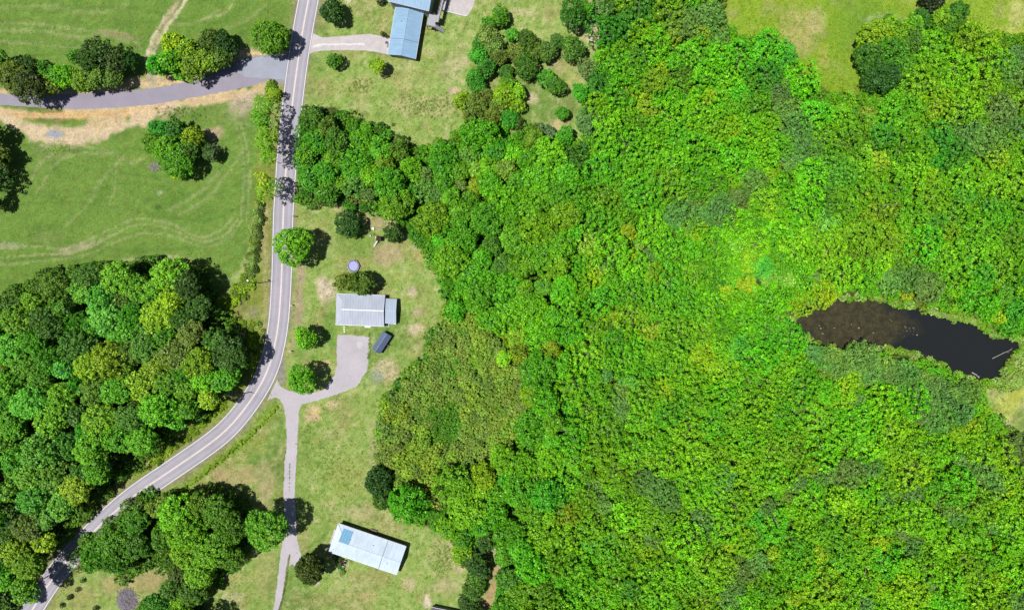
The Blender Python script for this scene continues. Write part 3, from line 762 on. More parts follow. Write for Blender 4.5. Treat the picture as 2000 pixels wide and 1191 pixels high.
for i, t in enumerate(sorted(D1, key=lambda t: t[1])):
    add_tree(t[0], t[1], t[2], t[3], f"{tname(t[3])} tree cut by the photo's left edge, {order_words(i,5)} from the top", 'broadleaf', "trees at the left edge beside the field", hc=5.5)
# grove right of the lower road
G1 = [(186,1082,30,MID),(226,1056,34,(70,128,34)),(226,1092,30,(64,120,34)),(266,1026,28,(74,136,36)),(262,1062,30,(66,116,40)),(306,992,24,(100,132,50)),(328,980,18,(92,126,50)),(283,1068,17,MINT),(345,1005,34,BR),(392,985,30,(88,132,38)),(372,1040,42,(96,164,36)),(425,1000,34,(78,130,38)),(452,1030,34,(72,124,36)),(318,1050,26,(80,134,40)),(415,1068,38,(92,154,38)),(355,1082,30,(110,166,46)),(448,1085,28,(84,130,42)),(390,1115,32,(100,156,46)),(352,1120,22,(70,96,50)),(335,1150,26,(64,108,44)),(378,1155,28,(74,120,46)),(312,1182,30,(58,124,44)),(358,1192,28,(110,170,40)),(402,1150,16,(84,110,60)),(250,1095,20,(68,118,38)),(400,1228,30,MID),(330,1232,34,MID)]
row(G1, "in the grove right of the lower road", "grove beside the lower road", hs=1.25)
# strip of trees between the lower lawn and the wood
S1 = [(902,1078,22,(104,160,36)),(922,1095,22,(60,104,44)),(935,1108,24,(48,92,44)),(930,1128,22,(70,120,44)),(926,1152,24,(66,112,44)),(912,1180,18,(56,96,46)),(930,1198,18,DK),(982,1158,11,(70,160,50)),(948,1058,22,DK),(905,1045,24,(74,140,34))]
for i, t in enumerate(sorted(S1, key=lambda t: t[1])):
    add_tree(t[0], t[1], t[2], t[3], f"{tname(t[3])} tree, {order_words(i,10)} from the top in the strip right of the lower lawn", 'broadleaf', "strip of trees right of the lower lawn", hf=.8)
# grove around the clearing
O1 = [(978,33,22,(78,140,32)),(956,48,18,(70,140,40)),(950,74,24,(112,150,90)),(935,88,18,(66,132,40)),(966,92,20,(96,140,80)),(934,110,16,(64,160,50)),(1000,68,14,(76,150,50)),(976,112,20,(86,112,50)),(952,132,22,(52,120,40)),(928,152,20,(60,140,40)),(936,168,18,(56,132,44)),(1030,82,24,(70,112,44)),(1008,104,18,(96,124,66)),(1046,100,20,(84,120,50)),(1088,80,14,(70,118,50)),(1070,100,22,(76,120,60)),(1028,132,26,(62,112,38)),(1020,110,16,(60,116,44)),(988,140,16,(60,110,44)),(990,165,18,(72,132,34)),(982,190,24,(124,170,30)),(1008,180,22,(116,176,40)),(1010,205,16,(112,160,40)),(905,196,22,(120,160,36)),(928,212,26,(96,124,56)),(950,190,20,(90,112,52)),(975,205,22,(88,120,52)),(962,226,20,(94,124,54)),(995,232,20,(52,140,40)),(1012,240,14,(58,80,44))]
row(O1, "in the grove around the clearing", "grove on the clearing's left", hs=.72)
# leaning: trees of the tip of land by the upper right meadow
H1 = [(1712,72,30,(124,166,32)),(1742,62,26,(104,160,36)),(1702,112,30,(58,108,36)),(1742,100,34,(70,132,34)),(1776,84,26,(76,128,50)),(1725,150,32,(44,96,40)),(1706,160,22,(50,104,42)),(1762,130,28,(78,140,36)),(1760,160,16,(60,140,60)),(1785,52,22,(96,164,40)),(1798,36,18,(58,120,50)),(1868,24,20,(60,118,36)),(1862,48,20,(76,132,36)),(1838,30,18,(110,168,40)),(1825,-4,26,(40,60,40))]
row(H1, "in the wood tip beside the upper meadow", "wood tip beside the upper meadow", hs=.85)

# ---------------------------------------------------------------- the closed woods
# patches of different species seen in the canopy: x, y, radius, colour
PATCH = [(p[0],p[1],p[2],(110,140,68)) for p in [(1335,55,30),(1365,30,32),(1395,25,22),(1400,70,26),(1330,30,20),(1535,215,26),(1550,250,30),(1525,200,20),(1570,290,26),(1545,315,22),(1515,70,24),(1470,352,26),(1445,385,24),(1405,408,26),(1370,420,20),(1325,425,30),(1345,412,24),(1270,500,16),(1595,545,16),(1735,548,22),(1810,560,26),(1790,545,22),(1890,255,30),(1925,275,30),(1868,240,24),(1955,215,34),(1985,250,30),(1960,130,24),(1990,150,26),(1610,705,24),(1640,715,26),(1680,700,26),(1700,730,28),(1740,725,26),(1760,745,22),(1790,745,24),(1815,770,26),(1850,780,26),(1885,770,24),(1830,820,30),(1800,810,20),(1860,800,22),(1182,735,14),(1210,780,22),(1215,805,16),(1160,955,20),(1175,985,20),(1265,940,24),(1290,965,26),(1310,985,20),(1270,1050,18),(1420,920,20),(1415,955,22),(1370,1010,22),(1375,1040,16),(1310,1000,16),(1455,1110,24),(1430,1140,22),(1480,1095,22),(1425,1165,24),(1655,920,28),(1690,915,26),(1610,925,20),(1560,945,18),(1500,990,18),(1540,970,14),(1915,915,28),(1935,945,22),(1880,900,20),(1850,990,26),(1870,1010,24),(1780,965,20),(1730,980,18),(1785,1070,18),(1765,1040,16),(1940,1025,18),(1820,1140,16),(1990,1170,22),(1990,880,26),(1975,850,16),(1880,620,20),(1700,660,10),(1675,785,16),(1560,800,14),(2000,130,30),(1180,12,20),(900,360,14),(690,365,22),(720,380,14),(830,370,22),(850,385,16),(828,340,14),(1690,1180,16),(1310,880,12),(1180,520,16)]]
PATCH += [(870,825,28,(64,118,28)),(1180,60,30,(44,110,44)),(1165,160,26,(48,120,50)),(1250,20,30,(46,112,44)),(1240,110,28,(64,124,40)),(1215,50,24,(50,120,50)),(900,905,24,(40,142,56)),(885,885,14,(40,132,56)),(1395,545,22,(62,150,30)),(1610,400,26,(74,126,46)),(1590,385,22,(88,140,50)),(1620,330,30,(72,150,60)),(1650,345,26,(70,146,54)),(1615,425,18,(142,196,120)),(1630,430,14,(132,190,110)),(1500,545,16,(130,210,100)),(1535,548,16,(136,206,104)),(1490,520,20,(80,226,90)),(1465,510,20,(172,236,20)),(1460,490,22,(150,216,24)),(1445,480,16,(130,200,90)),(1440,675,22,(86,190,80)),(1230,745,16,(92,180,90)),(1150,470,20,(150,176,96)),(1140,485,14,(130,170,90)),(1175,465,18,(76,116,54)),(1250,485,12,(170,176,90)),(1235,490,12,(184,206,40)),(1225,450,16,(150,180,30)),(1250,190,22,(150,178,40)),(1385,188,14,(186,196,30)),(1265,215,20,(150,174,40)),(1330,420,12,(170,180,40)),(1370,695,26,(170,222,20)),(1300,760,24,(160,200,26)),(1265,650,18,(172,190,60)),(955,735,24,(172,188,30)),(950,765,20,(164,182,34)),(985,700,16,(140,180,34)),(1010,660,22,(128,156,34)),(1015,690,22,(120,140,34)),(1075,680,20,(130,150,34)),(1200,620,20,(134,172,34)),(1190,610,14,(140,160,34)),(1745,590,14,(196,206,30)),(1770,585,12,(190,200,40)),(1950,620,14,(190,200,40)),(1970,640,14,(70,170,50)),(1500,345,16,(150,200,26)),(1455,560,18,(172,196,30)),(1420,570,14,(158,200,30)),(1610,575,26,(170,200,26)),(1560,590,22,(130,190,26)),(1930,800,12,(150,180,30)),(1840,270,30,(52,140,56)),(1870,300,26,(54,136,54)),(1830,310,20,(60,146,56)),(1725,260,26,(60,142,56)),(1700,235,16,(120,170,70)),(1690,290,16,(140,190,80)),(1720,315,18,(170,200,60)),(1640,230,24,(100,180,30)),(1500,150,30,(52,140,50)),(1535,110,22,(80,176,80)),(1440,180,22,(80,196,30)),(1455,175,20,(84,190,40)),(1400,215,18,(90,196,30)),(1490,275,26,(130,208,20)),(1470,270,20,(120,200,24)),(1430,255,22,(146,200,26)),(1330,270,18,(72,150,40)),(1280,160,24,(104,150,34)),(1330,150,24,(88,130,44)),(1290,135,14,(150,170,40)),(1410,80,16,(150,170,40)),(1375,70,14,(160,180,40)),(1310,75,14,(150,176,34)),(1250,240,14,(80,130,40)),(985,330,22,(120,160,80)),(915,305,20,(96,142,80)),(925,330,16,(120,160,86)),(930,365,16,(140,160,34)),(740,290,24,(82,150,36)),(640,250,24,(66,104,46)),(660,275,24,(62,104,44)),(612,230,22,(60,104,46)),(645,220,12,(70,150,30)),(620,280,22,(70,140,36)),(655,310,24,(84,140,40)),(600,300,20,(76,160,40)),(605,350,22,(60,136,52)),(640,375,24,(74,126,40)),(665,360,16,(96,140,40)),(780,295,22,(72,112,46)),(750,320,18,(96,144,44)),(1000,300,20,(96,180,30)),(1120,310,24,(56,112,46)),(1045,270,20,(84,130,44)),(930,890,10,(60,100,40)),(950,930,26,(140,180,30)),(935,955,20,(136,172,34)),(1060,965,26,(56,150,44)),(1090,975,20,(60,156,46)),(1110,1000,24,(120,150,30)),(1230,1150,22,(60,120,40)),(990,1130,20,(56,120,50)),(985,1090,18,(70,150,40)),(1150,1060,16,(80,160,80)),(1190,1045,16,(90,150,80)),(1350,1140,24,(110,176,40)),(1650,770,26,(140,196,30)),(1560,850,22,(120,200,30)),(1750,880,28,(120,196,30)),(1740,905,24,(110,196,34)),(1510,1080,14,(180,200,26)),(1430,1065,16,(180,204,26)),(1480,1040,16,(60,160,60)),(1470,1010,20,(70,190,60)),(1550,1170,18,(176,200,26)),(1720,1150,16,(170,204,26)),(1590,1080,20,(170,206,30)),(1720,1060,20,(150,200,30)),(1900,835,18,(176,196,30)),(1870,850,18,(150,190,30)),(1930,830,16,(90,170,40)),(1880,380,20,(72,160,60)),(1820,430,24,(70,150,60)),(1930,400,20,(70,140,60)),(1810,350,22,(150,190,30)),(1850,460,24,(130,180,30)),(1760,500,24,(120,180,30)),(1960,460,24,(90,170,50)),(1950,310,18,(150,190,40)),(1920,540,24,(80,180,70)),(1985,600,24,(56,150,50)),(1960,580,20,(90,150,60)),
 (1060,560,20,(74,150,50)),(1000,470,30,(88,160,40)),(1100,420,30,(120,170,30)),(980,520,22,(56,110,50)),(960,480,20,(60,120,50)),(900,420,24,(80,160,36)),(1090,520,24,(120,160,30)),(1020,520,24,(100,150,30)),(1160,540,24,(150,190,30))]
EASTK = KL
def tint_at(px, py, r):
    for p in PATCH:
        if (px-p[0])**2+(py-p[1])**2 < p[2]**2: return tuple(v*r.uniform(.9,1.1) for v in p[3]), p
    t = np.clip((px-600)/800, 0, 1)
    base = np.array([68,138,26])*(1-t)+np.array([94,176,18])*t
    if py > 820 and px > 1050: base = base*.6+np.array([116,178,22])*.4
    if px > 1600 and py < 560: base = base*.5+np.array([104,164,30])*.5
    q = r.random()
    if q < .22: base = base*.75+np.array([146,186,26])*.25
    elif q < .36: base = base*.7+np.array([56,118,30])*.3
    elif q < .44: base = base*.7+np.array([120,136,40])*.3
    elif q < .54: base = base*.6+np.array([66,166,40])*.4
    base = base*r.uniform(.94, 1.06)
    return tuple(float(v) for v in np.clip(base, 15, 235)), None

def throw(poly, rmin, rmax, seed, pack=.80, tries=60000, fixed=(), avoid=(), bbox=None, skew=1.0):
    r = random.Random(seed)
    xs = [p[0] for p in poly]; ys = [p[1] for p in poly]
    x0, x1, y0, y1 = bbox or (min(xs), max(xs), min(ys), max(ys))
    cell = {}; S = 45.0
    def put(t):
        cell.setdefault((int(t[0]//S), int(t[1]//S)), []).append(t)
    out = []
    for t in fixed: put(t)
    for t in avoid: put(t)
    cand = np.array([[r.uniform(x0,x1), r.uniform(y0,y1)] for _ in range(tries)])
    ok = inpoly(cand[:,0], cand[:,1], poly)
    cand = cand[ok]
    for i, (x, y) in enumerate(cand):
        f = i/len(cand)
        rr = rmax-(rmax-rmin)*f**skew
        cx, cy = int(x//S), int(y//S); good = True
        for a in (-2,-1,0,1,2):
            for b in (-2,-1,0,1,2):
                for t in cell.get((cx+a, cy+b), ()):
                    if (x-t[0])**2+(y-t[1])**2 < (pack*(rr+t[2]))**2: good = False; break
                if not good: break
            if not good: break
        if good:
            t = (x, y, rr); put(t); out.append(t)
    return out
def inset(poly, d):
    # keep crown centres d inside the outline
    return poly
SCRUB = [(870,600),(858,655),(830,705),(795,745),(752,795),(740,850),(745,930),(770,955),(800,985),(850,990),(880,960),(885,925),(930,900),(985,890),(1010,840),(1035,790),(1020,740),(985,700),(960,660),(930,620)]
def edge_ok(t, poly, k=.55):
    """crown may overhang the outline by part of its radius only"""
    X = np.array([[t[0]]]); Y = np.array([[t[1]]])
    return seg_dist(X, Y, poly+[poly[0]])[0,0] > t[2]*k
def filt(L, poly, k=.55): return [t for t in L if edge_ok(t, poly, k)]
near_w = [(t[0],t[1],t[2]*.9) for t in TREES]
# species patches are crowns of their own
fixed_e = []
for p in PATCH:
    if inpoly(p[0], p[1], BIGWOOD) and not inpoly(p[0], p[1], SCRUB) and p[2] >= 14: fixed_e.append((p[0], p[1], min(p[2],30)*.95, (p[0], p[1], p[2], tuple(.68*v+.32*w for v, w in zip(p[3], (88,164,24))) if p[3] != (110,140,68) else p[3])))
def prune(L):
    out = []
    for t in L:
        if all((t[0]-u[0])**2+(t[1]-u[1])**2 > (.55*(t[2]+u[2]))**2 for u in out): out.append(t)
    return out
fixed_e = prune(fixed_e)
# willowy bushes on the pond's lower bank
fixed_e += [(x, y, r_, (x, y, r_, (112,150,78))) for x, y, r_ in ((1698,708,19),(1733,714,19),(1768,722,19),(1800,737,18),(1832,752,16),(1862,768,16),(1625,692,18),(1662,696,16),(1590,688,16))]
east = throw(BIGWOOD, 17, 31, 11, .74, 60000, fixed=[t[:3] for t in fixed_e], avoid=near_w+[(x,y,4) for x,y in POND[::3]]+[(1250,468,12),(1480,608,16),(1536,628,14),(1242,492,8)], skew=.8)
east = filt(east, BIGWOOD, .5)
east = [t for t in east if not inpoly(t[0], t[1], SCRUB) and not inpoly(t[0], t[1], POND)]
east = [(*t, None) for t in east]+[t for t in fixed_e]
WPATCH = [(195,580,26,(86,156,72)),(205,612,26,(90,160,74)),(215,640,22,(80,150,66)),(245,655,26,(84,158,70)),(165,570,22,(84,150,60)),(230,540,28,(96,150,40)),(265,560,24,(92,146,60)),(330,540,28,(110,160,40)),(300,570,22,(88,146,40)),(335,585,22,(140,172,34)),(312,615,26,(130,160,36)),(365,560,24,(40,70,38)),(385,600,24,(42,74,40)),(355,625,24,(44,82,40)),(95,630,28,(50,92,46)),(160,675,32,(46,88,44)),(130,720,22,(76,150,70)),(60,600,24,(110,166,50)),(30,625,26,(76,140,34)),(20,680,26,(86,150,56)),(60,720,26,(80,134,44)),(120,600,20,(62,110,40)),(170,540,24,(58,100,42)),(110,560,24,(70,116,42)),(60,575,24,(52,88,44)),(10,600,22,(66,110,60)),(215,700,28,(120,156,34)),(175,715,24,(124,158,36)),(250,690,24,(60,104,40)),(285,680,26,(70,120,60)),(310,710,24,(108,150,40)),(345,690,30,(92,108,74)),(390,700,30,(110,150,36)),(375,655,24,(104,124,76)),(405,740,26,(96,160,36)),(440,740,22,(70,130,36)),(450,690,28,(36,66,36)),(460,665,22,(40,74,40)),(425,665,22,(60,100,60)),(330,745,24,(80,140,36)),(275,750,28,(112,150,44)),(230,760,26,(86,144,40)),(190,760,26,(72,120,40)),(120,775,28,(96,150,40)),(60,790,32,(90,160,60)),(30,830,26,(84,140,36)),(100,820,28,(110,150,50)),(150,810,22,(50,84,44)),(200,820,32,(98,160,36)),(255,815,24,(56,96,38)),(305,800,26,(90,156,38)),(340,815,22,(84,150,38)),(370,800,20,(70,130,40)),(230,860,28,(80,140,38)),(280,860,26,(84,144,40)),(180,880,30,(90,150,40)),(130,870,26,(52,100,44)),(80,880,30,(72,134,56)),(30,900,28,(80,150,50)),(60,930,26,(84,156,56)),(110,930,28,(70,126,50)),(160,930,22,(44,80,40)),(195,918,26,(76,130,38)),(150,955,26,(110,164,38)),(120,985,24,(80,150,64)),(65,975,26,(66,140,56)),(92,1012,20,(70,140,66)),(60,1030,26,(96,104,60)),(85,1060,22,(180,196,40)),(98,1052,14,(170,190,44)),(30,1080,26,(110,160,36)),(60,1100,26,(96,140,38)),(15,1130,24,(90,150,38)),(50,1150,22,(80,140,50)),(10,1180,22,(50,84,40)),(25,1010,22,(40,78,40)),(10,960,22,(84,140,50)),(10,860,22,(84,140,44)),(10,750,24,(76,140,40)),(240,585,18,(56,90,40)),(290,640,20,(80,140,60)),(365,760,20,(86,146,36)),(405,780,16,(120,170,40)),(15,1045,18,(60,96,44))]
WPATCH = [(p[0],p[1],p[2],tuple((v*1.1+6)*.74+w*.26 for v, w in zip(p[3], (84,148,46)))) for p in WPATCH]
fixed_w = prune([(p[0],p[1],p[2],p) for p in WPATCH])
west_t = throw(LEFTWOOD, 16, 24, 5, .8, 14000, fixed=[t[:3] for t in fixed_w])
west_t = filt(west_t, LEFTWOOD, .75)
west_t = [(*t, None) for t in west_t]+fixed_w

LMK_E = [("the pond's left tip",1550,625),("the pond's right end",1990,670),("the pond's upper bank",1760,585),("the pond's lower bank",1760,700),("the upper meadow's lower tip",1620,165),("the upper meadow's left edge",1430,55),("the bare strip at the top",1165,70),("the clearing's lower end",1090,280),("the white play set",735,465),("the grey-roofed house",715,605),("the lower lawn's top corner",745,800),("the white-roofed house",715,1070),("the strip of tan ground at the bottom",970,1130),("the main road",590,310),("the north lawn's lower edge",840,285),("the fallen white log",1738,401),("the bare bank right of the pond",1955,800),("the photo's lower right corner",2000,1191),("the photo's upper right corner",2000,0),("the middle of the photo's right edge",2000,420),("the photo's centre",1000,595),("the middle of the photo's bottom edge",1300,1191),("the bald spot in the canopy",1250,468),("the bright spot in the canopy",1465,510),("the scrub thicket's right edge",1020,790),("the bottom edge under the pond",1700,1191)]
LMK_W = [("the lone utility pole",505,553),("the road's bend",510,750),("the western field's lower edge",260,510),("the photo's left edge",0,700),("the photo's lower left corner",0,1191),("the stretch of road in shade",210,1010),("the straight lower road",370,870),("the left edge's middle",0,900),("the wood's upper left tip",40,570)]
CELL = {}
def wood_label(px, py, tint, rp, lmk, wood):
    best = min(lmk, key=lambda l: (px-l[1])**2+(py-l[2])**2)
    dx, dy = px-best[1], py-best[2]
    sec = ("right of" if dx > 0 else "left of") if abs(dx) > abs(dy) else ("below" if dy > 0 else "above")
    return best[0], sec, math.hypot(dx, dy)
def plant_wood(L, lmk, wood, group, kinds, hfun, limit, seed):
    r = random.Random(seed)
    L = sorted(L, key=lambda t: -t[2])
    single, rest, used = [], [], {}
    for t in L:
        tint = t[3][3] if t[3] else tint_at(t[0], t[1], r)[0]
        tint = tuple(v*r.uniform(.93, 1.07) for v in tint)
        kd = kinds(t, tint)
        seen = -12 < t[0] < 2012 and -12 < t[1] < 1203
        if seen and used.get(kd, 0) < limit[kd]: used[kd] = used.get(kd, 0)+1; single.append((t, tint, kd))
        else: rest.append((t, tint, kd))
    info = []
    for t, tint, kd in single:
        lm, sec, d = wood_label(t[0], t[1], tint, t[2], lmk, wood)
        info.append([t, tint, lm, sec, d, kd])
    info.sort(key=lambda q: q[4]); cnt = {}
    for t, tint, lm, sec, d, kind in info:
        k = (lm, sec); i = cnt.get(k, 0); cnt[k] = i+1
        size = "broad" if t[2] > 24 else "medium" if t[2] > 19 else "small"
        lab = f"{tname(tint)} {size} crown, {order_words(i,20)} nearest {sec} {lm}"
        add_tree(t[0], t[1], t[2]*1.13, tint, lab, kind, group, hc=hfun(t, r), name={'broadleaf':'tree','thicket':'bushy_tree','willow':'grey_green_tree'}[kind])
    return [(t, tint) for t, tint, kd in rest]
def kind_e(t, tint):
    if abs(tint[0]-tint[1]) < 42 and tint[2] > 60: return 'willow'
    if tint[2] > 84: return 'willow'
    if t[0] < 1120 - .1*abs(t[1]-500): return 'broadleaf'
    return 'thicket'
def h_e(t, r):
    base = 7.2 if t[0] < 1100 else 5.0
    if 980 < t[0] < 1280 and t[1] > 540: return base+r.uniform(-2.8, 2.0)
    return base+r.uniform(-1.5, 1.5)+(t[2]-22)*.06
rest_e = plant_wood(east, LMK_E, "big wood", "trees of the big wood right of the houses", kind_e, h_e, {'broadleaf':95,'thicket':210,'willow':90}, 1)
rest_w = plant_wood(west_t, LMK_W, "left wood", "trees of the wood left of the road", lambda t, c: 'broadleaf', lambda t, r: 10.0+r.uniform(-2.2, 2.5)+(t[2]-22)*.12, {'broadleaf':92}, 2)

# ---------------------------------------------------------------- uncountable growth: one object each, instances on points
def scatter(name, label, pts, kinds):
    """pts: (x, y, z, scale, rot, kind index, rgb)"""
    protos = []
    for k in kinds:
        for R, me in PROTO[k]:
            o = bpy.data.objects.new(me.name+"_source", me)
            protos.append((k, R, o))
    groups = {k: [i for i, q in enumerate(protos) if q[0] == k] for k in kinds}
    r = random.Random(len(pts))
    me = bpy.data.meshes.new(name)
    n = len(pts)
    me.vertices.add(n)
    me.vertices.foreach_set('co', np.array([p[:3] for p in pts], np.float32).ravel())
    sc = []; ix = []
    for p in pts:
        g = groups[kinds[p[5]]]
        bestR = min({protos[i][1] for i in g}, key=lambda R: abs(math.log(R/p[3])))
        i = r.choice([i for i in g if protos[i][1] == bestR])
        ix.append(i); sc.append(p[3]/bestR)
    for nm, ty, vals in (('pscale','FLOAT',sc),('prot','FLOAT',[p[4] for p in pts]),('pidx','INT',ix)):
        a = me.attributes.new(nm, ty, 'POINT'); a.data.foreach_set('value', vals)
    a = me.attributes.new('tint', 'FLOAT_COLOR', 'POINT')
    a.data.foreach_set('color', np.array([(*p[6], 1) for p in pts], np.float32).ravel())
    o = link(name, me)
    ng = bpy.data.node_groups.new(name+"_growth", 'GeometryNodeTree')
    ng.interface.new_socket("Geometry", in_out='INPUT', socket_type='NodeSocketGeometry')
    ng.interface.new_socket("Geometry", in_out='OUTPUT', socket_type='NodeSocketGeometry')
    gi = ng.nodes.new('NodeGroupInput'); go = ng.nodes.new('NodeGroupOutput')
    def attr(nm, ty):
        q = ng.nodes.new('GeometryNodeInputNamedAttribute'); q.data_type = ty; q.inputs[0].default_value = nm
        return q.outputs[0]
    a_s, a_r, a_i = attr('pscale','FLOAT'), attr('prot','FLOAT'), attr('pidx','INT')
    cx = ng.nodes.new('ShaderNodeCombineXYZ'); ng.links.new(a_r, cx.inputs[2])
    jn = ng.nodes.new('GeometryNodeJoinGeometry')
    for i, (k, R, ob) in enumerate(protos):
        if i not in ix: continue
        oi = ng.nodes.new('GeometryNodeObjectInfo'); oi.inputs[0].default_value = ob
        try: oi.inputs['As Instance'].default_value = True
        except Exception: pass
        cp = ng.nodes.new('FunctionNodeCompare'); cp.data_type = 'INT'; cp.operation = 'EQUAL'
        ng.links.new(a_i, cp.inputs[2]); cp.inputs[3].default_value = i
        ip = ng.nodes.new('GeometryNodeInstanceOnPoints')
        ng.links.new(gi.outputs[0], ip.inputs['Points']); ng.links.new(cp.outputs[0], ip.inputs['Selection'])
        ng.links.new(oi.outputs['Geometry'], ip.inputs['Instance'])
        ng.links.new(cx.outputs[0], ip.inputs['Rotation']); ng.links.new(a_s, ip.inputs['Scale'])
        ng.links.new(ip.outputs[0], jn.inputs[0])
    ng.links.new(jn.outputs[0], go.inputs[0])
    md = o.modifiers.new("growth", 'NODES'); md.node_group = ng
    tag(o, label, kind='stuff')
    return o
rr = random.Random(3)
def jit(c, a=.12, w=False):
    c = fol(c, w)
    v = rr.uniform(1-a, 1+a)
    return tuple(max(0, x*v*rr.uniform(1-a*.5, 1+a*.5)) for x in A(*c, k=KL))
pts = []
KS = ['broadleaf','thicket','willow']
for L, hf in ((rest_e, h_e), (rest_w, lambda t, r: 9.5+r.uniform(-2, 2))):
    for t, c in L:
        hc = hf(t, rr); x, y = P(t[0], t[1], hc)
        k = kind_e(t, c) if L is rest_e else 'broadleaf'
        pts.append((x, y, hc, t[2]*1.13/6*(1-hc/ALT), rr.uniform(0,6.28), KS.index(k), jit(c, w=(k == 'willow'))))
scatter("woodland_canopy", "smaller crowns closing the canopy of the woods", pts, KS)
# undergrowth beneath and between the crowns
pts = []
for poly, sp, hh in ((BIGWOOD, 13, 1.9), (LEFTWOOD, 16, 2.0), (GROVE, 16, 1.4)):
    for t in throw(poly, sp*.75, sp, 21, .62, 42000 if poly is BIGWOOD else 9000, avoid=[(x,y,9) for x,y in POND[::2]]):
        if inpoly(t[0], t[1], POND): continue
        h = hh+rr.uniform(-.8,.6)
        x, y = P(t[0], t[1], h)
        c = tint_at(t[0], t[1], rr)[0] if poly is BIGWOOD else (80,130,40)
        pts.append((x, y, h, t[2]/6*1.25, rr.uniform(0,6.28), rr.choice([0,0,1]), jit(tuple(v*.95 for v in c), .2)))
scatter("undergrowth", "bushes and saplings filling the wood's floor", pts, ['thicket','scrub'])
# olive scrub thicket
pts = []
for t in throw(SCRUB, 7, 12, 8, .70, 30000):
    h = 3.4+rr.uniform(-1.1,1.4)
    x, y = P(t[0], t[1], h)
    q = (t[0]-740)/300
    c = np.array((134,168,56))*(1-q)+np.array((124,158,80))*q
    if fbm(np.array([t[0]]), np.array([t[1]]), 60, 44)[0] > .55: c = np.array((120,152,76))
    if rr.random() < .2: c = np.array((106,142,78))
    if (t[0]-870)**2/900+(t[1]-825)**2/1900 < 1: c = np.array((76,134,32)); h *= .6
    pts.append((x, y, h, t[2]/6*1.15, rr.uniform(0,6.28), 0, jit(tuple(c), .17)))
scatter("scrub_thicket", "spiky olive scrub between the lawns and the big wood", pts, ['scrub'])
# brushy strips, weeds along ditch, pond edge and rough grass
pts = []
def weeds(path, w, n, cols, s0, s1, kind, h=.35):
    path = smooth(path, 5)
    for _ in range(n):
        i = rr.randrange(len(path)-1); f = rr.random()
        x = path[i][0]*(1-f)+path[i+1][0]*f+rr.gauss(0, w/2.2); y = path[i][1]*(1-f)+path[i+1][1]*f+rr.gauss(0, w/2.2)
        if seg_dist(np.array([[x]]), np.array([[y]]), ROAD[::3])[0,0] < 24: continue
        s = rr.uniform(s0, s1); X, Y = P(x, y)
        pts.append((X, Y, s*h, s, rr.uniform(0,6.28), kind, jit(rr.choice(cols), .2)))
GW = [(150,162,104),(132,150,80),(172,176,120),(110,136,56)]; YW = [(166,190,32),(140,176,36),(120,150,40),(90,130,40)]
weeds([(506,385),(500,440),(492,500),(486,540)], 8, 120, GW, .3, .9, 0)
weeds([(486,545),(470,570),(450,590),(430,600)], 14, 130, YW, .4, 1.2, 0)
weeds([(430,600),(450,640),(485,640),(500,680),(485,715)], 20, 150, YW+[(120,160,40)], .3, .9, 0)
weeds([(440,790),(400,822),(350,862),(300,902)], 9, 150, YW, .3, .8, 0)
weeds([(345,965),(400,922),(450,882),(500,840),(540,795)], 4, 170, [(140,176,50),(150,180,60),(120,160,46)], .2, .5, 0)
weeds([(528,165),(534,180),(540,195)], 8, 40, YW, .5, 1.3, 0)
weeds([(512,390),(505,470),(498,540)], 5, 40, [(60,90,40)], .5, 1.0, 0)
weeds([(720,650),(722,680),(719,700)], 2.5, 50, GW, .2, .4, 1)
weeds([(563,1112),(556,1150),(549,1178),(541,1200)], 1.2, 120, [(120,130,70),(100,120,50)], .15, .3, 1)
weeds([(566,905),(565,960)], .8, 40, [(110,120,60)], .1, .2, 1)

weeds(POND[::3]+[POND[0]], 6, 230, [(110,160,50),(112,146,74),(100,160,36),(120,150,70),(170,176,120)], .3, 1.5, 0)
weeds([(1930,640),(1890,625),(1850,618),(1810,605)], 4, 60, [(170,176,110),(150,160,90)], .4, .9, 0)
weeds([(1960,755),(1985,745),(2000,720),(2010,690)], 10, 120, [(150,160,96),(176,180,110)], .5, 1.4, 0)
weeds([(1530,600),(1520,625),(1535,650)], 10, 70, [(140,140,112),(160,160,130)], .4, 1.2, 0)
for (bx, by, bw, bh, nn, cc) in [(835,205,60,22,240,GW),(705,165,30,16,90,GW),(1825,22,40,14,110,[(150,186,110),(170,200,130)]),(350,222,40,14,110,GW),(735,880,10,60,90,GW),(830,1000,60,20,100,GW),(865,1090,26,40,150,GW),(600,860,10,40,30,GW),(1945,800,30,30,110,[(150,176,60),(184,182,120)]),(1640,175,60,14,170,YW),(1480,70,40,14,60,YW),(1800,150,20,30,60,YW),(1500,50,60,40,160,[(150,180,50),(130,170,50)]),(1620,110,40,60,160,[(150,180,50),(130,170,50)]),(110,290,30,12,60,[(200,196,150)]),(650,930,60,90,200,[(160,172,90)]),(470,970,40,40,80,[(150,150,80)])]:
    for _ in range(nn):
        x, y = rr.gauss(bx, bw*.5), rr.gauss(by, bh*.5)
        X, Y = P(x, y); s = rr.uniform(.18, .5)
        pts.append((X, Y, s*.3, s, rr.uniform(0,6.28), 1, jit(rr.choice(cc), .2)))
def free(x, y):
    if WM[int(min(max((y+40)/4, 0), WM.shape[0]-1)), int(min(max((x+40)/4, 0), WM.shape[1]-1))]: return False
    return True
mx_, my_ = np.meshgrid(np.arange(-40, 2041, 4.0), np.arange(-40, 1241, 4.0))
WM = inpoly(mx_, my_, BIGWOOD) | inpoly(mx_, my_, LEFTWOOD) | inpoly(mx_, my_, POND) | (seg_dist(mx_, my_, ROAD[::2]) < 25)
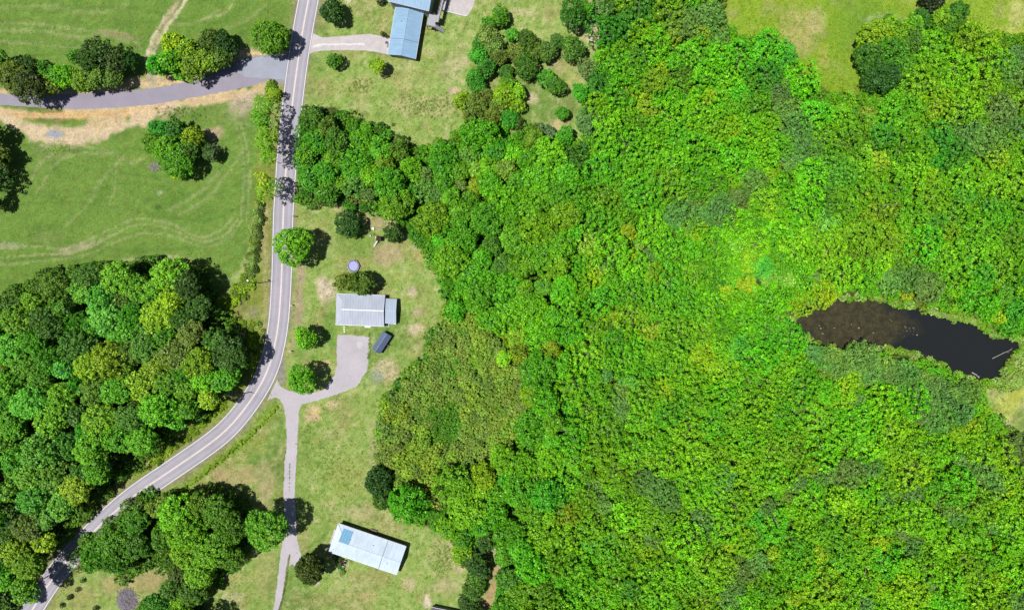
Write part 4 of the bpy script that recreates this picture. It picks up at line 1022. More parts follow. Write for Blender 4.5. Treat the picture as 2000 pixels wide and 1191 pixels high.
for pl in (side, [(656,648),(724,648),(724,760),(600,790),(560,1100),(600,1100),(545,1250),(520,1250),(556,900),(556,800),(530,780),(560,740),(650,750)], [(604,60),(770,60),(770,112),(604,112)], [(860,-60),(935,-60),(925,38),(860,25)], [(650,566),(785,566),(785,642),(650,642)], [(630,1015),(800,1060),(780,1130),(630,1085)], [(755,-60),(855,-60),(850,60),(800,125),(755,110)], [(720,640),(768,650),(740,696),(720,682)], [(-60,180),(540,160),(540,200),(180,270),(-60,250)]):
    WM |= inpoly(mx_, my_, pl)
k_ = 0
while k_ < 9000:
    x, y = rr.uniform(-20, 1020), rr.uniform(-20, 1210)
    if rr.random() < .16: x, y = rr.uniform(1400, 2020), rr.uniform(-20, 180)
    fieldside = x < 520-.05*y and y < 560
    if fieldside and rr.random() < .75: continue
    if not free(x, y): continue
    dn = float(fbm(np.array([x]), np.array([y]), 60, 55, 2)[0])
    if rr.random() > (dn-.25)*2.2: continue
    k_ += 1
    s = rr.uniform(.12, .30); X, Y = P(x, y)
    pts.append((X, Y, s*.25, s, rr.uniform(0,6.28), 1, jit(rr.choice([(176,182,120),(120,160,60),(190,188,140),(110,146,60),(150,170,80)]) if not fieldside else rr.choice([(130,160,80),(96,140,56)]), .15)))
scatter("weeds_and_tufts", "weeds, brambles and coarse tufts on the verges and rough lawn", pts, ['scrub','weed'])

# ---------------------------------------------------------------- buildings
def roof_metal(name, c, var=.085):
    m, nt, out = nodes(name)
    b = N(nt, "ShaderNodeBsdfPrincipled"); b.inputs['Roughness'].default_value = .62; b.inputs['Metallic'].default_value = 0.0; b.inputs['Specular IOR Level'].default_value = .3
    tc = N(nt, "ShaderNodeTexCoord")
    mp = N(nt, "ShaderNodeMapping"); mp.inputs['Scale'].default_value = (1.2, .25, .25)
    nt.links.new(tc.outputs['Object'], mp.inputs[0])
    n1 = N(nt, "ShaderNodeTexNoise"); n1.inputs['Scale'].default_value = 1.2; n1.inputs['Detail'].default_value = 6; nt.links.new(mp.outputs[0], n1.inputs[0])
    n2 = N(nt, "ShaderNodeTexNoise"); n2.inputs['Scale'].default_value = .22; n2.inputs['Detail'].default_value = 5; nt.links.new(tc.outputs['Object'], n2.inputs[0])
    ad = N(nt, "ShaderNodeMath", operation='ADD'); nt.links.new(n1.outputs[0], ad.inputs[0]); nt.links.new(n2.outputs[0], ad.inputs[1])
    mr = N(nt, "ShaderNodeMapRange"); mr.inputs[1].default_value = .7; mr.inputs[2].default_value = 1.3; mr.inputs[3].default_value = 1-var*1.6; mr.inputs[4].default_value = 1+var
    nt.links.new(ad.outputs[0], mr.inputs[0])
    hs = N(nt, "ShaderNodeHueSaturation"); hs.inputs['Color'].default_value = (*c, 1); nt.links.new(mr.outputs[0], hs.inputs['Value'])
    nt.links.new(hs.outputs[0], b.inputs['Base Color']); nt.links.new(b.outputs[0], out.inputs[0])
    return m
KR = 3.3
M['roof_grey'] = roof_metal("pale_grey_metal_roof", A(200,210,230,KR))
M['roof_annex'] = roof_metal("pale_green_grey_metal_roof", A(186,204,226,KR))
M['roof_blue'] = roof_metal("light_blue_metal_roof", A(158,200,236,KR))
M['roof_white'] = roof_metal("white_metal_roof", A(218,236,254,2.9))
M['roof_sky'] = roof_metal("sky_blue_panel", A(118,190,236,KR), .02)
M['roof_dark'] = roof_metal("slate_metal_roof", A(112,130,166,KR))
M['roof_brown'] = roof_metal("dull_violet_roof", A(84,70,92,KR))
M['cap'] = simple("white_trim", A(236,240,248), .5, .05, .8)
M['seam'] = simple("dark_seam", A(96,120,150), .6, .1, .8)
M['siding'] = simple("pale_siding", A(206,204,196), .7, .08, 1)
M['brick'] = simple("red_brick", A(150,96,80), .9, .25, 6, .3, 9)
M['glass'] = simple("window_glass", (.03,.04,.05), .08, .1, 1, spec=.8)
M['door'] = simple("door_paint", A(150,60,50), .5, .08, 1)
M['dark'] = simple("black_plastic", (.015,.015,.02), .5, .2, 2)
M['white'] = simple("white_plastic", A(240,238,230), .5, .06, 2)
M['steel'] = simple("galvanised_steel", A(150,152,156), .4, .12, 2, metal=.7)
M['plank'] = simple("grey_deck_boards", A(184,186,196), .8, .12, 2)
M['trimwood'] = simple("weathered_wood", A(120,104,88), .85, .25, 3)

def frame_from(c0, c1, c3, h):
    """c0->c1 along the ridge, c0->c3 across, eave corners on the survey grid at height h"""
    a, b, d = (Vector((*P(*c, h), 0)) for c in (c0, c1, c3))
    u = b-a; v = d-a
    ctr = a+u/2+v/2
    ang = math.atan2(u.y, u.x)
    return (ctr.x, ctr.y, 0), ang, u.length, v.length, (v.x*-math.sin(ang)+v.y*math.cos(ang)) > 0
def window(root, x, y, z, w, h, face, mat=None):
    """face: 0 -> wall facing -y, 1 -> +y, 2 -> -x, 3 -> +x"""
    R = [Matrix.Rotation(0, 4, 'Z'), Matrix.Rotation(math.pi, 4, 'Z'), Matrix.Rotation(-math.pi/2, 4, 'Z'), Matrix.Rotation(math.pi/2, 4, 'Z')][face]
    T = Matrix.Translation((x, y, z)) @ R
    m = MB()
    for q in ((-w/2-.06,-.05,-h/2-.06,w/2+.06,.02,-h/2),(-w/2-.06,-.05,h/2,w/2+.06,.02,h/2+.06),(-w/2-.06,-.05,-h/2,-w/2,.02,h/2),(w/2,-.05,-h/2,w/2+.06,.02,h/2),(-.025,-.04,-h/2,.025,.02,h/2)):
        m.box(*q, M=T)
    f = m.build('window', M['white'], root)
    MB().box(-w/2,-.015,-h/2,w/2,.01,h/2, M=T).build('pane', M['glass'], f)
def door(root, x, y, face, mat, w=.95, h=2.05, z=.25):
    R = [Matrix.Rotation(0, 4, 'Z'), Matrix.Rotation(math.pi, 4, 'Z'), Matrix.Rotation(-math.pi/2, 4, 'Z'), Matrix.Rotation(math.pi/2, 4, 'Z')][face]
    T = Matrix.Translation((x, y, z)) @ R
    d = MB().box(-w/2,-.05,0,w/2,.02,h, M=T).build('door', mat, root)
    MB().box(w/2-.14,-.10,h*.48,w/2-.08,-.05,h*.52, M=T).build('handle', M['steel'], d)
def ribs_on(quad, along, step, hgt=.035, wid=.05):
    """raised seams on a planar roof face; quad = e0,e1 (eave) and r0,r1 (ridge)"""
    e0, e1, r0, r1 = [Vector(q) for q in quad]
    n = int((e1-e0).length/step); mb = MB()
    nrm = (e1-e0).cross(r0-e0).normalized()
    if nrm.z < 0: nrm = -nrm
    t = (e1-e0).normalized()
    for i in range(1, n):
        f = i/n
        p = e0.lerp(e1, f)
        # ridge point straight up the slope
        s = (p-r0).dot(t)
        L = (r1-r0).length
        q = r0+t*min(max(s, 0), L)
        if s < 0:    # hipped corner: stop on the hip line
            k = ((p-e0).dot(t))/max(1e-4, (r0-e0).dot(t)); q = p+(r0-e0-t*((r0-e0).dot(t)))*k
        if s > L:
            k = ((e1-p).dot(t))/max(1e-4, (e1-r1).dot(t)); q = p+(r1-e1-t*((r1-e1).dot(t)))*k
        a = t*wid/2
        vs = [p-a+nrm*.002, p+a+nrm*.002, q+a+nrm*.002, q-a+nrm*.002]
        vs += [v+nrm*hgt for v in vs]
        mb.add(vs, [(4,5,6,7),(0,1,5,4),(1,2,6,5),(2,3,7,6),(3,0,4,7)])
    return mb
def gable(root, L, W, h, rise, roof, wall, hip=0.0, gutter=True, over=.45, rib=.9, cap=None, x0=None, wall_h0=0.0, step=None, closed=True, mats2=None):
    """ridge along x; hip = depth of the dutch-hip skirt at the -x end"""
    x0 = -L/2 if x0 is None else x0; x1 = x0+L; w = W/2; m = rise/w
    xr = x0+hip; t = .10
    rm = MB()
    if hip:
        S1 = (xr, -(w-hip), h+m*hip); S2 = (xr, w-hip, h+m*hip)
        rm.slab([(x0,-w,h),(x1,-w,h),(x1,0,h+rise),(xr,0,h+rise),S1], t)
        rm.slab([(x0,w,h),(xr,w-hip,h+m*hip),(xr,0,h+rise),(x1,0,h+rise),(x1,w,h)][::-1], t)
        rm.slab([(x0,-w,h-.003),(xr,-(w-hip),h+m*hip-.003),(xr,w-hip,h+m*hip-.003),(x0,w,h-.003)], t)
    else:
        rm.slab([(x0,-w,h),(x1,-w,h),(x1,0,h+rise),(x0,0,h+rise)], t)
        rm.slab([(x0,0,h+rise),(x1,0,h+rise),(x1,w,h),(x0,w,h)], t)
    ro = rm.build('roof', roof, root)
    mb = ribs_on([(x0,-w,h),(x1,-w,h),(xr,0,h+rise) if hip == 0 else (xr,0,h+rise),(x1,0,h+rise)], 'x', rib) if not hip else ribs_on([(xr,-w,h),(x1,-w,h),(xr,0,h+rise),(x1,0,h+rise)], 'x', rib)
    m2 = ribs_on([(xr,w,h),(x1,w,h),(xr,0,h+rise),(x1,0,h+rise)], 'x', rib)
    mb.add(m2.v, m2.f)
    s = mb.build('roof_seams', roof, ro); s['kind'] = 'stuff'
    MB().box(xr,-.14,h+rise-.02,x1,.14,h+rise+.05).build('ridge_cap', cap or roof, ro)
    if hip:
        for sgn in (-1, 1):
            MB().tube([(x0,sgn*w,h+.03),(xr,sgn*(w-hip),h+m*hip+.04)], .12, 6).build('hip_cap', cap or roof, ro)
        wm2 = MB().prism([(xr-.06,0),(xr-.06,0.01),(xr-.06,.02)], 0, .01)
        mbg = MB(); mbg.add([(xr-.05,-(w-hip)+.1,h+m*hip),(xr-.05,w-hip-.1,h+m*hip),(xr-.05,0,h+rise-.08),(xr+.05,-(w-hip)+.1,h+m*hip),(xr+.05,w-hip-.1,h+m*hip),(xr+.05,0,h+rise-.08)], [(0,2,1),(3,4,5),(0,1,4,3),(1,2,5,4),(2,0,3,5)])
        mbg.build('gable_wall', wall, root)
    # gutters
    for sgn in (-1, 1) if gutter else ():
        MB().box(x0,sgn*(w+.06)-.06,h-.16,x1,sgn*(w+.06)+.06,h-.04).build('gutter', M['cap'], ro)
    if closed:
        a, b, c = x0+over, x1-over, w-over
        wb = MB()
        zt = h-.12+m*over*.9
        for q in ((a,-c,wall_h0,b,-c+.2,zt),(a,c-.2,wall_h0,b,c,zt),(a,-c+.2,wall_h0,a+.2,c-.2,zt),(b-.2,-c+.2,wall_h0,b,c-.2,zt)): wb.box(*q)
        ends = [b-.1] if hip else [a+.1, b-.1]
        for xe in ends:
            zz = zt+.001; y_ = c-.02; top = h+rise-.12
            wb.add([(xe-.08,-y_,zz),(xe-.08,y_,zz),(xe-.08,0,top),(xe+.08,-y_,zz),(xe+.08,y_,zz),(xe+.08,0,top)], [(0,2,1),(3,4,5),(0,1,4,3),(1,2,5,4),(2,0,3,5)])
        wb.build('wall', wall, root)
    return ro, (x0, x1, w, m)

# --- grey-roofed house in the middle
loc, ang, L, W, _ = frame_from((657.6,573.6), (752.5,577), (655,633.6), 2.7)
root = empty("house", loc, ang)
tag(root, "long house with pale grey metal roof and lower right-hand extension beside the road", "house")
ro, (x0,x1,w,m_) = gable(root, L, W, 2.7, 1.55, M['roof_grey'], M['brick'], hip=2.2, cap=M['cap'], rib=.8)
MB().cyl(x0+L*.55, -w*.22, 3.6, 4.35, .07, 10).build('vent_pipe', M['dark'], ro)
for x in (-5.5,-2.4,3.4): window(root, x, -w+.45, 1.5, 1.3, 1.1, 0)
for x in (-5,-1,3): window(root, x, w-.45, 1.5, 1.2, 1.1, 1)
door(root, .9, -w+.45, 0, M['door'])
window(root, x0+.45, 0, 1.5, 1.2, 1.1, 2)
MB().box(1.1,-w-.75,0,3.0,-w+.42,.3).build('door_step', M['white'], root)
MB().box(-4.4,-w-.35,0,-2.9,-w+.40,.12).build('door_mat_slab', M['concrete'], root)
# extension
e0 = x1+.02
LE = 3.75; WE = 8.6
MB().slab([(e0,-WE/2+.25,2.35),(e0+LE,-WE/2+.25,2.35),(e0+LE,.25,3.35),(e0,.25,3.35)], .1).build('roof', M['roof_annex'], root)
r2 = MB().slab([(e0,.25,3.35),(e0+LE,.25,3.35),(e0+LE,WE/2-.3,2.4),(e0,WE/2-.3,2.4)], .1).build('roof', M['roof_annex'], root)
s = ribs_on([(e0,-WE/2+.25,2.35),(e0+LE,-WE/2+.25,2.35),(e0,.25,3.35),(e0+LE,.25,3.35)],'x',.6).build('roof_seams', M['roof_annex'], r2); s['kind'] = 'stuff'
s = ribs_on([(e0,WE/2-.3,2.4),(e0+LE,WE/2-.3,2.4),(e0,.25,3.35),(e0+LE,.25,3.35)],'x',.6).build('roof_seams', M['roof_annex'], r2); s['kind'] = 'stuff'
MB().box(e0,.13,3.33,e0+LE,.37,3.41).build('ridge_cap', M['roof_annex'], r2)
MB().box(e0+.1,-WE/2+1.3,0,e0+LE-.4,WE/2-.7,2.3).build('wall', M['siding'], root)
MB().box(e0+.2,-WE/2-.05,.0,e0+LE-.1,-WE/2+1.29,.35).build('porch_floor', M['plank'], root)
for x in (e0+.35, e0+LE-.25):
    MB().box(x-.06,-WE/2+.3,.35,x+.06,-WE/2+.42,2.28).build('post', M['white'], root)
door(root, e0+1.6, -WE/2+1.3, 0, M['white'], z=.4, h=1.85)
for k in range(3):
    MB().box(e0+.25,-WE/2-.35-k*.3,0,e0+1.25,-WE/2-.06-k*.3,.26-k*.09).build('step', M['plank'], root)
MB().box(e0+LE-.9,-WE/2+.02,.36,e0+LE-.3,-WE/2+.6,1.2).build('porch_cabinet', M['white'], root)
for i, (sx, sy) in enumerate(((672,638.6),(672,643),(672.4,647.6))):
    x, y = P(sx, sy)
    tag(MB().cyl(x, y, 0.0, .05, .24, 9).build('stepping_stone', M['white']), f"{['upper','middle','lower'][i]} one of three pale stepping stones between gravel and house", "stepping stone", "stepping stones below the grey-roofed house")
# --- shed
loc, ang, L, W, _ = frame_from((726,681), (749,645.6), (741.5,692), 2.3)
root = empty("shed", loc, ang)
tag(root, "slate blue metal shed standing askew beside the gravel parking area", "shed")
ro, (x0,x1,w,m_) = gable(root, L*.98, W, 2.1, 1.15, M['roof_dark'], M['siding'], over=.12, rib=.6, gutter=False)
door(root, -.6, -w+.12, 0, M['trimwood'], w=1.3, h=1.8, z=.1)
dd_ = MB().box(0,-.03,0,1.1,.03,1.8, M=Matrix.Translation((.1,-w+.08,.12)) @ Matrix.Rotation(-1.2,4,'Z')).build('open_door', M['trimwood'], root)
MB().box(-1.4,-w-1.0,0,0.3,-w+.1,.12).build('ramp', M['trimwood'], root)
window(root, x0+.12, 0, 1.3, .7, .6, 2)

# --- white-roofed house at the bottom
loc, ang, L, W, _ = frame_from((660.6,1021.8), (794,1067), (641.2,1076.6), 2.8)
root = empty("house", loc, ang)
tag(root, "white metal-roofed house set askew by the gravel lane, one roof panel sky blue", "house")
ro, (x0,x1,w,m_) = gable(root, L, W, 2.8, 1.9, M['roof_white'], M['siding'], hip=2.2, rib=.9)
# sky-blue section of the far slope and the dark joint across the roof
bq = MB(); xa, xb = x0+2.3, x0+5.6
bq.slab([(xa,.12,2.8+1.9-.12*m_+.028),(xb,.12,2.8+1.9-.12*m_+.028),(xb,w-.75,2.8+.75*m_+.028),(xa,w-.75,2.8+.75*m_+.028)], .02)
bq.build('blue_roof_panel', M['roof_sky'], ro)
xs = x0+L*.735
for sg in (-1, 1):
    MB().slab([(xs-.07,sg*w,2.8+.045),(xs+.07,sg*w,2.8+.045),(xs+.07,0,4.7+.045),(xs-.07,0,4.7+.045)], .03).build('roof_joint', M['seam'], ro)
MB().slab([(x0+2.2,-.16,4.7+.0),(x1,-.16,4.7+.0),(x1,.0,4.7+.062),(x0+2.2,.0,4.7+.062)], .02).build('ridge_flashing', M['roof_blue'], ro)
for vx, vy in ((-6,1.6),(1.5,2.2),(7.5,-1.8)):
    MB().cyl(vx, vy, 2.8+1.9-abs(vy)*m_-.1, 2.8+1.9-abs(vy)*m_+.5, .09, 10).build('vent_pipe', M['dark'], ro)
for x in (-8,-3.5,2.5,8.6): window(root, x, -w+.45, 1.6, 1.3, 1.1, 0)
for x in (-8,-4,0,4,8): window(root, x, w-.45, 1.6, 1.2, 1.0, 1)
door(root, -6, -w+.45, 0, M['door']); door(root, 6.0, -w+.45, 0, M['white'])
MB().box(5.4,-w-.95,0,6.6,-w+.4,.32).build('door_step', M['white'], root)
MB().box(5.55,-w-1.0,.34,5.6,-w+.3,1.2).build('handrail', M['dark'], root)
MB().box(-1.2,w-.1,0,.9,w+1.0,.5).build('back_porch', M['trimwood'], root)
wk = MB(); wk.box(x0-.95,-w-.6,.0,x0+.3,w-3.2,.09); wk.box(x0+.3,-w-.75,.0,x0+L*.72,-w+.35,.09)
tag(wk.build('walkway', M['concrete'], loc=loc, rot=(0,0,ang)), kind='structure')
MLOC = Matrix.Translation(loc) @ Matrix.Rotation(ang, 4, 'Z')
for i, (xx, rr_) in enumerate(((-3.2,.22),(-.9,.2),(1.5,.24))):
    p = MLOC @ Vector((xx, -w-.5, .09))
    t = empty('flower_pot', p); tag(t, f"small dark flower pot, {order_words(i,3)} from the left along the white roof's front walk", "flower pot", "pots along the front walk")
    MB().tube([(0,0,0),(0,0,.35)], rr_*.75, 12, rr_).build('pot', M['dark'], t)
    c = link('plant', PROTO['weed'][i][1], t, loc=(0,0,.4), scale=(.7,.7,.7)); c['tint'] = list(A(90,140,50,k=KL))
# --- blue-roofed pair at the top
loc, ang, L, W, _ = frame_from((757.5,104.8), (773,12), (811,118), 2.9)
root = empty("garage", loc, ang)
tag(root, "long light blue metal-roofed garage at the end of the concrete driveway", "garage")
ro, (x0,x1,w,m_) = gable(root, L, W, 2.9, 1.3, M['roof_blue'], M['siding'], rib=.9)
xs = x0+L*.345
for sg in (-1, 1):
    MB().slab([(xs-.06,sg*w,2.9+.045),(xs+.06,sg*w,2.9+.045),(xs+.06,0,4.2+.045),(xs-.06,0,4.2+.045)], .03).build('roof_joint', M['seam'], ro)
MB().cyl(3.2,1.7,3.6,4.35,.09,10).build('vent_pipe', M['dark'], ro)
gd = MB()
for k in range(4): gd.box(x0+1.2, w-.47, .1+k*.55, x0+4.4, w-.41, .1+k*.55+.53)
gd.build('garage_door', M['white'], root)
for x in (1, 4): window(root, x, w-.45, 1.6, 1.1, .9, 1)
window(root, x0+.45, 0, 1.6, 1.0, .9, 2)
loc, ang, L, W, _ = frame_from((757,2), (838,21.7), (775,-72), 7.0)
root = empty("house", loc, ang)
tag(root, "tall house cut by the top edge, light blue metal roof above the garage", "house")
ro, _q = gable(root, L, W, 7.0, 2.2, M['roof_blue'], M['siding'], rib=.9)
for x in (-4, 0, 4):
    window(root, x, -W/2+.45, 1.6, 1.2, 1.1, 0); window(root, x, -W/2+.45, 4.2, 1.2, 1.1, 0)
window(root, L/2-.45, 0, 4.2, 1.4, 1.2, 3); door(root, L/2-.45, 2.4, 3, M['white'], z=3.1)
# deck
ZD = 3.6
root = empty("deck", (*P(843, 41, ZD), 0), -math.radians(13.5)); tag(root, "raised grey deck with steps down to the lawn behind the garage", "deck")
MB().box(-1.25,-2.0,ZD-.18,1.35,2.1,ZD).build('deck_floor', M['plank'], root)
MB().box(1.36,-2.0+2.0,ZD-.18,2.35,12.0,ZD-.004).build('walkway', M['plank'], root)
for x, y in ((-1.1,-1.85),(1.2,-1.85),(-1.1,1.9),(1.2,1.9),(2.2,5),(2.2,8.5),(1.5,5),(1.5,8.5)):
    MB().box(x-.07,y-.07,0,x+.07,y+.07,ZD-.18).build('post', M['trimwood'], root)
for (a, b) in (((-1.25,-2.0),(1.3,-2.0)),((2.33,0),(2.33,12)),((1.36,2.6),(1.36,12)),((-1.25,2.1),(.9,2.1))):
    mb = MB(); a3 = Vector((*a, ZD)); b3 = Vector((*b, ZD)); n = max(2, int((b3-a3).length/1.2))
    mb.tube([a3+Vector((0,0,1)), b3+Vector((0,0,1))], .05, 6); mb.tube([a3+Vector((0,0,.2)), b3+Vector((0,0,.2))], .035, 6)
    for k in range(n+1):
        p = a3.lerp(b3, k/n); mb.box(p.x-.045,p.y-.045,ZD,p.x+.045,p.y+.045,ZD+1.0)
    for k in range(n*6):
        p = a3.lerp(b3, (k+.5)/(n*6)); mb.box(p.x-.015,p.y-.015,ZD+.2,p.x+.015,p.y+.015,ZD+.98)
    mb.build('railing', M['dark'] if a[1] < 3 and a[0] > 1 else M['trimwood'], root)
for k in range(11):
    MB().box(1.36+.24*k,-2.0,ZD-.22-.31*k,1.36+.24*k+.26,-.75,ZD-.17-.31*k).build('step', M['plank'], root)
for yy in (-2.05,-.7):
    MB().tube([(1.36,yy,ZD+.75),(4.0,yy,.95)], .05, 6).build('handrail', M['trimwood'], root)
# retaining wall of the patio
a = Vector((*P(864,21.5),0)); b = Vector((*P(911,33.2),0))
T = Matrix.Translation(a) @ Matrix.Rotation(math.atan2((b-a).y,(b-a).x),4,'Z')
tag(MB().box(0,-.12,-.1,(b-a).length,.12,.45, M=T).build('low_wall', M['cap']), "low white wall along the patio's lower edge", "wall")
# building cut by the bottom edge
loc, ang, L, W, _ = frame_from((843,1185.5), (905,1198), (834,1230), 2.4)
root = empty("outbuilding", loc, ang); tag(root, "dark violet-roofed outbuilding mostly below the photo's bottom edge", "outbuilding")
gable(root, L, W, 2.4, .5, M['roof_brown'], M['siding'], over=.2, rib=.7)

# ---------------------------------------------------------------- yard things
# trampoline
x, y = P(690, 519.5, .9)
root = empty('trampoline', (x, y, 0)); tag(root, "round trampoline with pale lavender mat above the olive tree by the house", "trampoline")
M['mat'] = simple("lavender_mat", A(160,166,222), .6, .08, 2); M['pad'] = simple("navy_pad", A(60,70,140), .6, .1, 2)
MB().cyl(0,0,.86,.88,1.55,28).build('mat', M['mat'], root)
n = 28; mb = MB()
for k in range(n):
    a0, a1 = 2*math.pi*k/n, 2*math.pi*(k+1)/n
    for z, fl in ((.93, 1), (.89, -1)):
        q = [(1.5*math.cos(a0),1.5*math.sin(a0),z),(1.9*math.cos(a0),1.9*math.sin(a0),z),(1.9*math.cos(a1),1.9*math.sin(a1),z),(1.5*math.cos(a1),1.5*math.sin(a1),z)]
        mb.add(q if fl > 0 else q[::-1], [(0,1,2,3)])
mb.build('pad', M['pad'], root)
for k in range(6):
    a0 = k*math.pi/3
    MB().tube([(1.95*math.cos(a0),1.95*math.sin(a0),0),(1.95*math.cos(a0),1.95*math.sin(a0),2.4)], .035, 6).build('net_pole', M['dark'], root)
MB().tube([(1.95*math.cos(2*math.pi*k/24),1.95*math.sin(2*math.pi*k/24),2.4) for k in range(25)], .03, 6).build('top_ring', M['dark'], root)
MB().tube([(1.92*math.cos(2*math.pi*k/24),1.92*math.sin(2*math.pi*k/24),.86) for k in range(25)], .04, 6).build('frame', M['steel'], root)
# play set
x, y = P(742, 467)
root = empty('play_set', (x, y, 0)); tag(root, "play set with a long white slide and dark brown roofed tower on bare lawn", "play set")
M['brown'] = simple("dark_brown_cloth", A(70,36,36), .8, .2, 2)
for sx in (-.55,.55):
    for sy in (-.55,.55): MB().box(sx-.05,sy-.05,0,sx+.05,sy+.05,2.0).build('post', M['trimwood'], root)
MB().box(-.6,-.6,1.1,.6,.6,1.17).build('platform', M['trimwood'], root)
MB().slab([(-.8,-.8,1.95),(.8,-.8,1.95),(.8,0,2.5),(-.8,0,2.5)], .04).slab([(-.8,0,2.5),(.8,0,2.5),(.8,.8,1.95),(-.8,.8,1.95)], .04).build('roof', M['brown'], root)
sl = MB(); sl.slab([(-.75,-.35,1.15),(-.35,-.65,1.15),(-1.75,-2.55,.12),(-2.15,-2.25,.12)], .06)
sl.tube([(-.75,-.35,1.28),(-2.15,-2.25,.25)], .05, 6); sl.tube([(-.35,-.65,1.28),(-1.75,-2.55,.25)], .05, 6)
sl.build('slide', M['white'], root)
MB().box(-1.15,.1,.9,-.62,.75,1.5).build('panel', M['white'], root)
MB().tube([(-.55,.5,1.95),(-2.6,1.7,1.95)], .05, 6).build('swing_beam', M['dark'], root)
MB().tube([(-2.6,1.7,1.95),(-2.2,2.2,0)], .04, 6).tube([(-2.6,1.7,1.95),(-3.0,1.2,0)], .04, 6).build('swing_legs', M['dark'], root)
for f in (.35,.7):
    p = Vector((-.55,.5,1.95)).lerp(Vector((-2.6,1.7,1.95)), f)
    MB().tube([p-Vector((.1,.06,0)), (p.x-.1,p.y-.06,.5)], .012, 4).tube([p+Vector((.1,.06,0)), (p.x+.1,p.y+.06,.5)], .012, 4).box(p.x-.22,p.y-.12,.45,p.x+.22,p.y+.12,.5).build('swing', M['dark'], root)
x, y = P(729, 447)
root = empty('storage_box', (x, y, 0), -.15); tag(root, "small white square box on the lawn above the play set", "storage box")
MB().box(-.38,-.34,0,.38,.34,.5).build('body', M['white'], root); MB().box(-.41,-.37,.505,.41,.37,.56).build('lid', M['white'], root)
x, y = P(723, 461)
root = empty('chair', (x, y, 0), 1.2); tag(root, "white garden chair left of the play set's swing beam", "chair")
MB().box(-.28,-.26,.38,.28,.26,.44).build('seat', M['white'], root); MB().box(-.28,.22,.45,.28,.28,.95).build('backrest', M['white'], root)
for sx in (-.24,.24):
    for sy in (-.22,.22): MB().box(sx-.03,sy-.03,0,sx+.03,sy+.03,.38).build('leg', M['white'], root)
    MB().box(sx-.03,-.24,.6,sx+.03,.2,.64).build('armrest', M['white'], root)
a = Vector((*P(727,555.5),.06)); b = Vector((*P(747,551.8),.06))
T = Matrix.Translation(a) @ Matrix.Rotation(math.atan2((b-a).y,(b-a).x),4,'Z')
tag(MB().box(0,-.11,0,(b-a).length,.11,.06, M=T).build('board', M['white']), "long white board lying beside the tree above the grey roof", "board")
# mailboxes
def mailbox(px, py, lab, mat, rz):
    x, y = P(px, py); root = empty('mailbox', (x, y, 0), rz); root.scale = (1.35, 1.35, 1.15); tag(root, lab, "mailbox", "mailboxes along the road")
    MB().box(-.05,-.05,-.2,.05,.05,1.05).build('post', M['trimwood'], root)
    mb = MB(); pr = [(-.12+0,1.05),(.12,1.05),(.12,1.22),(.08,1.30),(0,1.33),(-.08,1.30),(-.12,1.22)]
    n = len(pr); vs = [(x_,-.28,z_) for x_,z_ in pr]+[(x_,.28,z_) for x_,z_ in pr]
    mb.add(vs, [tuple(range(n)), tuple(range(n,2*n))[::-1]]+[(i,n+i,n+(i+1)%n,(i+1)%n) for i in range(n)]); mb.build('box', mat, root)
    MB().box(.125,-.1,1.15,.14,.12,1.2).build('flag', M['door'], root)
mailbox(571, 596.5, "white mailbox beside the road level with the grey-roofed house", M['white'], 1.5)
mailbox(568.5, 685.5, "white mailbox beside the road left of the gravel parking area", M['white'], 1.35)
mailbox(577, 423.5, "black mailbox beside the road above the overhanging round tree", M['dark'], 1.5)
# dish, units and cart
x, y = P(678, 1092)
root = empty('satellite_dish', (x, y, 0)); tag(root, "dark satellite dish on a post at the white roof's front corner", "satellite dish")
MB().cyl(0,0,0,2.9,.04,8).build('post', M['steel'], root)
MB().tube([(0,0,2.95),(.06,.06,3.05),(.12,.12,3.1)], .12, 18, .5).build('reflector', M['dark'], root); MB().tube([(0,0,2.9),(.45,.4,3.2)], .02, 5).build('arm', M['steel'], root)
def ac(px, py, lab, rz):
    x, y = P(px, py); root = empty('heat_pump', (x, y, 0), rz); tag(root, lab, "heat pump")
    MB().box(-.42,-.42,0,.42,.42,.08).build('pad', M['concrete'], root); MB().box(-.36,-.36,.085,.36,.36,.8).build('casing', M['white'], root); MB().cyl(0,0,.805,.84,.27,20).build('fan_grille', M['dark'], root)
ac(675, 1095, "white heat pump just below the white roof's front eave", -.3)
ac(671, 1105.5, "white heat pump farther from the white roof, in the flower bed", -.3)
x, y = P(757, 88)
root = empty('lawn_mower', (x, y, 0), .5); tag(root, "small dark and white riding mower parked by the garage door", "lawn mower")
MB().box(-.35,-.75,.25,.35,.1,.55).build('deck', M['white'], root); MB().box(-.28,.12,.3,.28,.95,.85).build('hood', M['dark'], root); MB().box(-.22,-.5,.56,.22,-.1,.68).box(-.22,-.58,.68,.22,-.5,1.05).build('seat', M['dark'], root)
for sx in (-1,1):
    MB().tube([(sx*.3,-.5,.28),(sx*.5,-.5,.28)], .28, 14).build('wheel', M['dark'], root); MB().tube([(sx*.28,.75,.2),(sx*.44,.75,.2)], .2, 12).build('wheel', M['dark'], root)
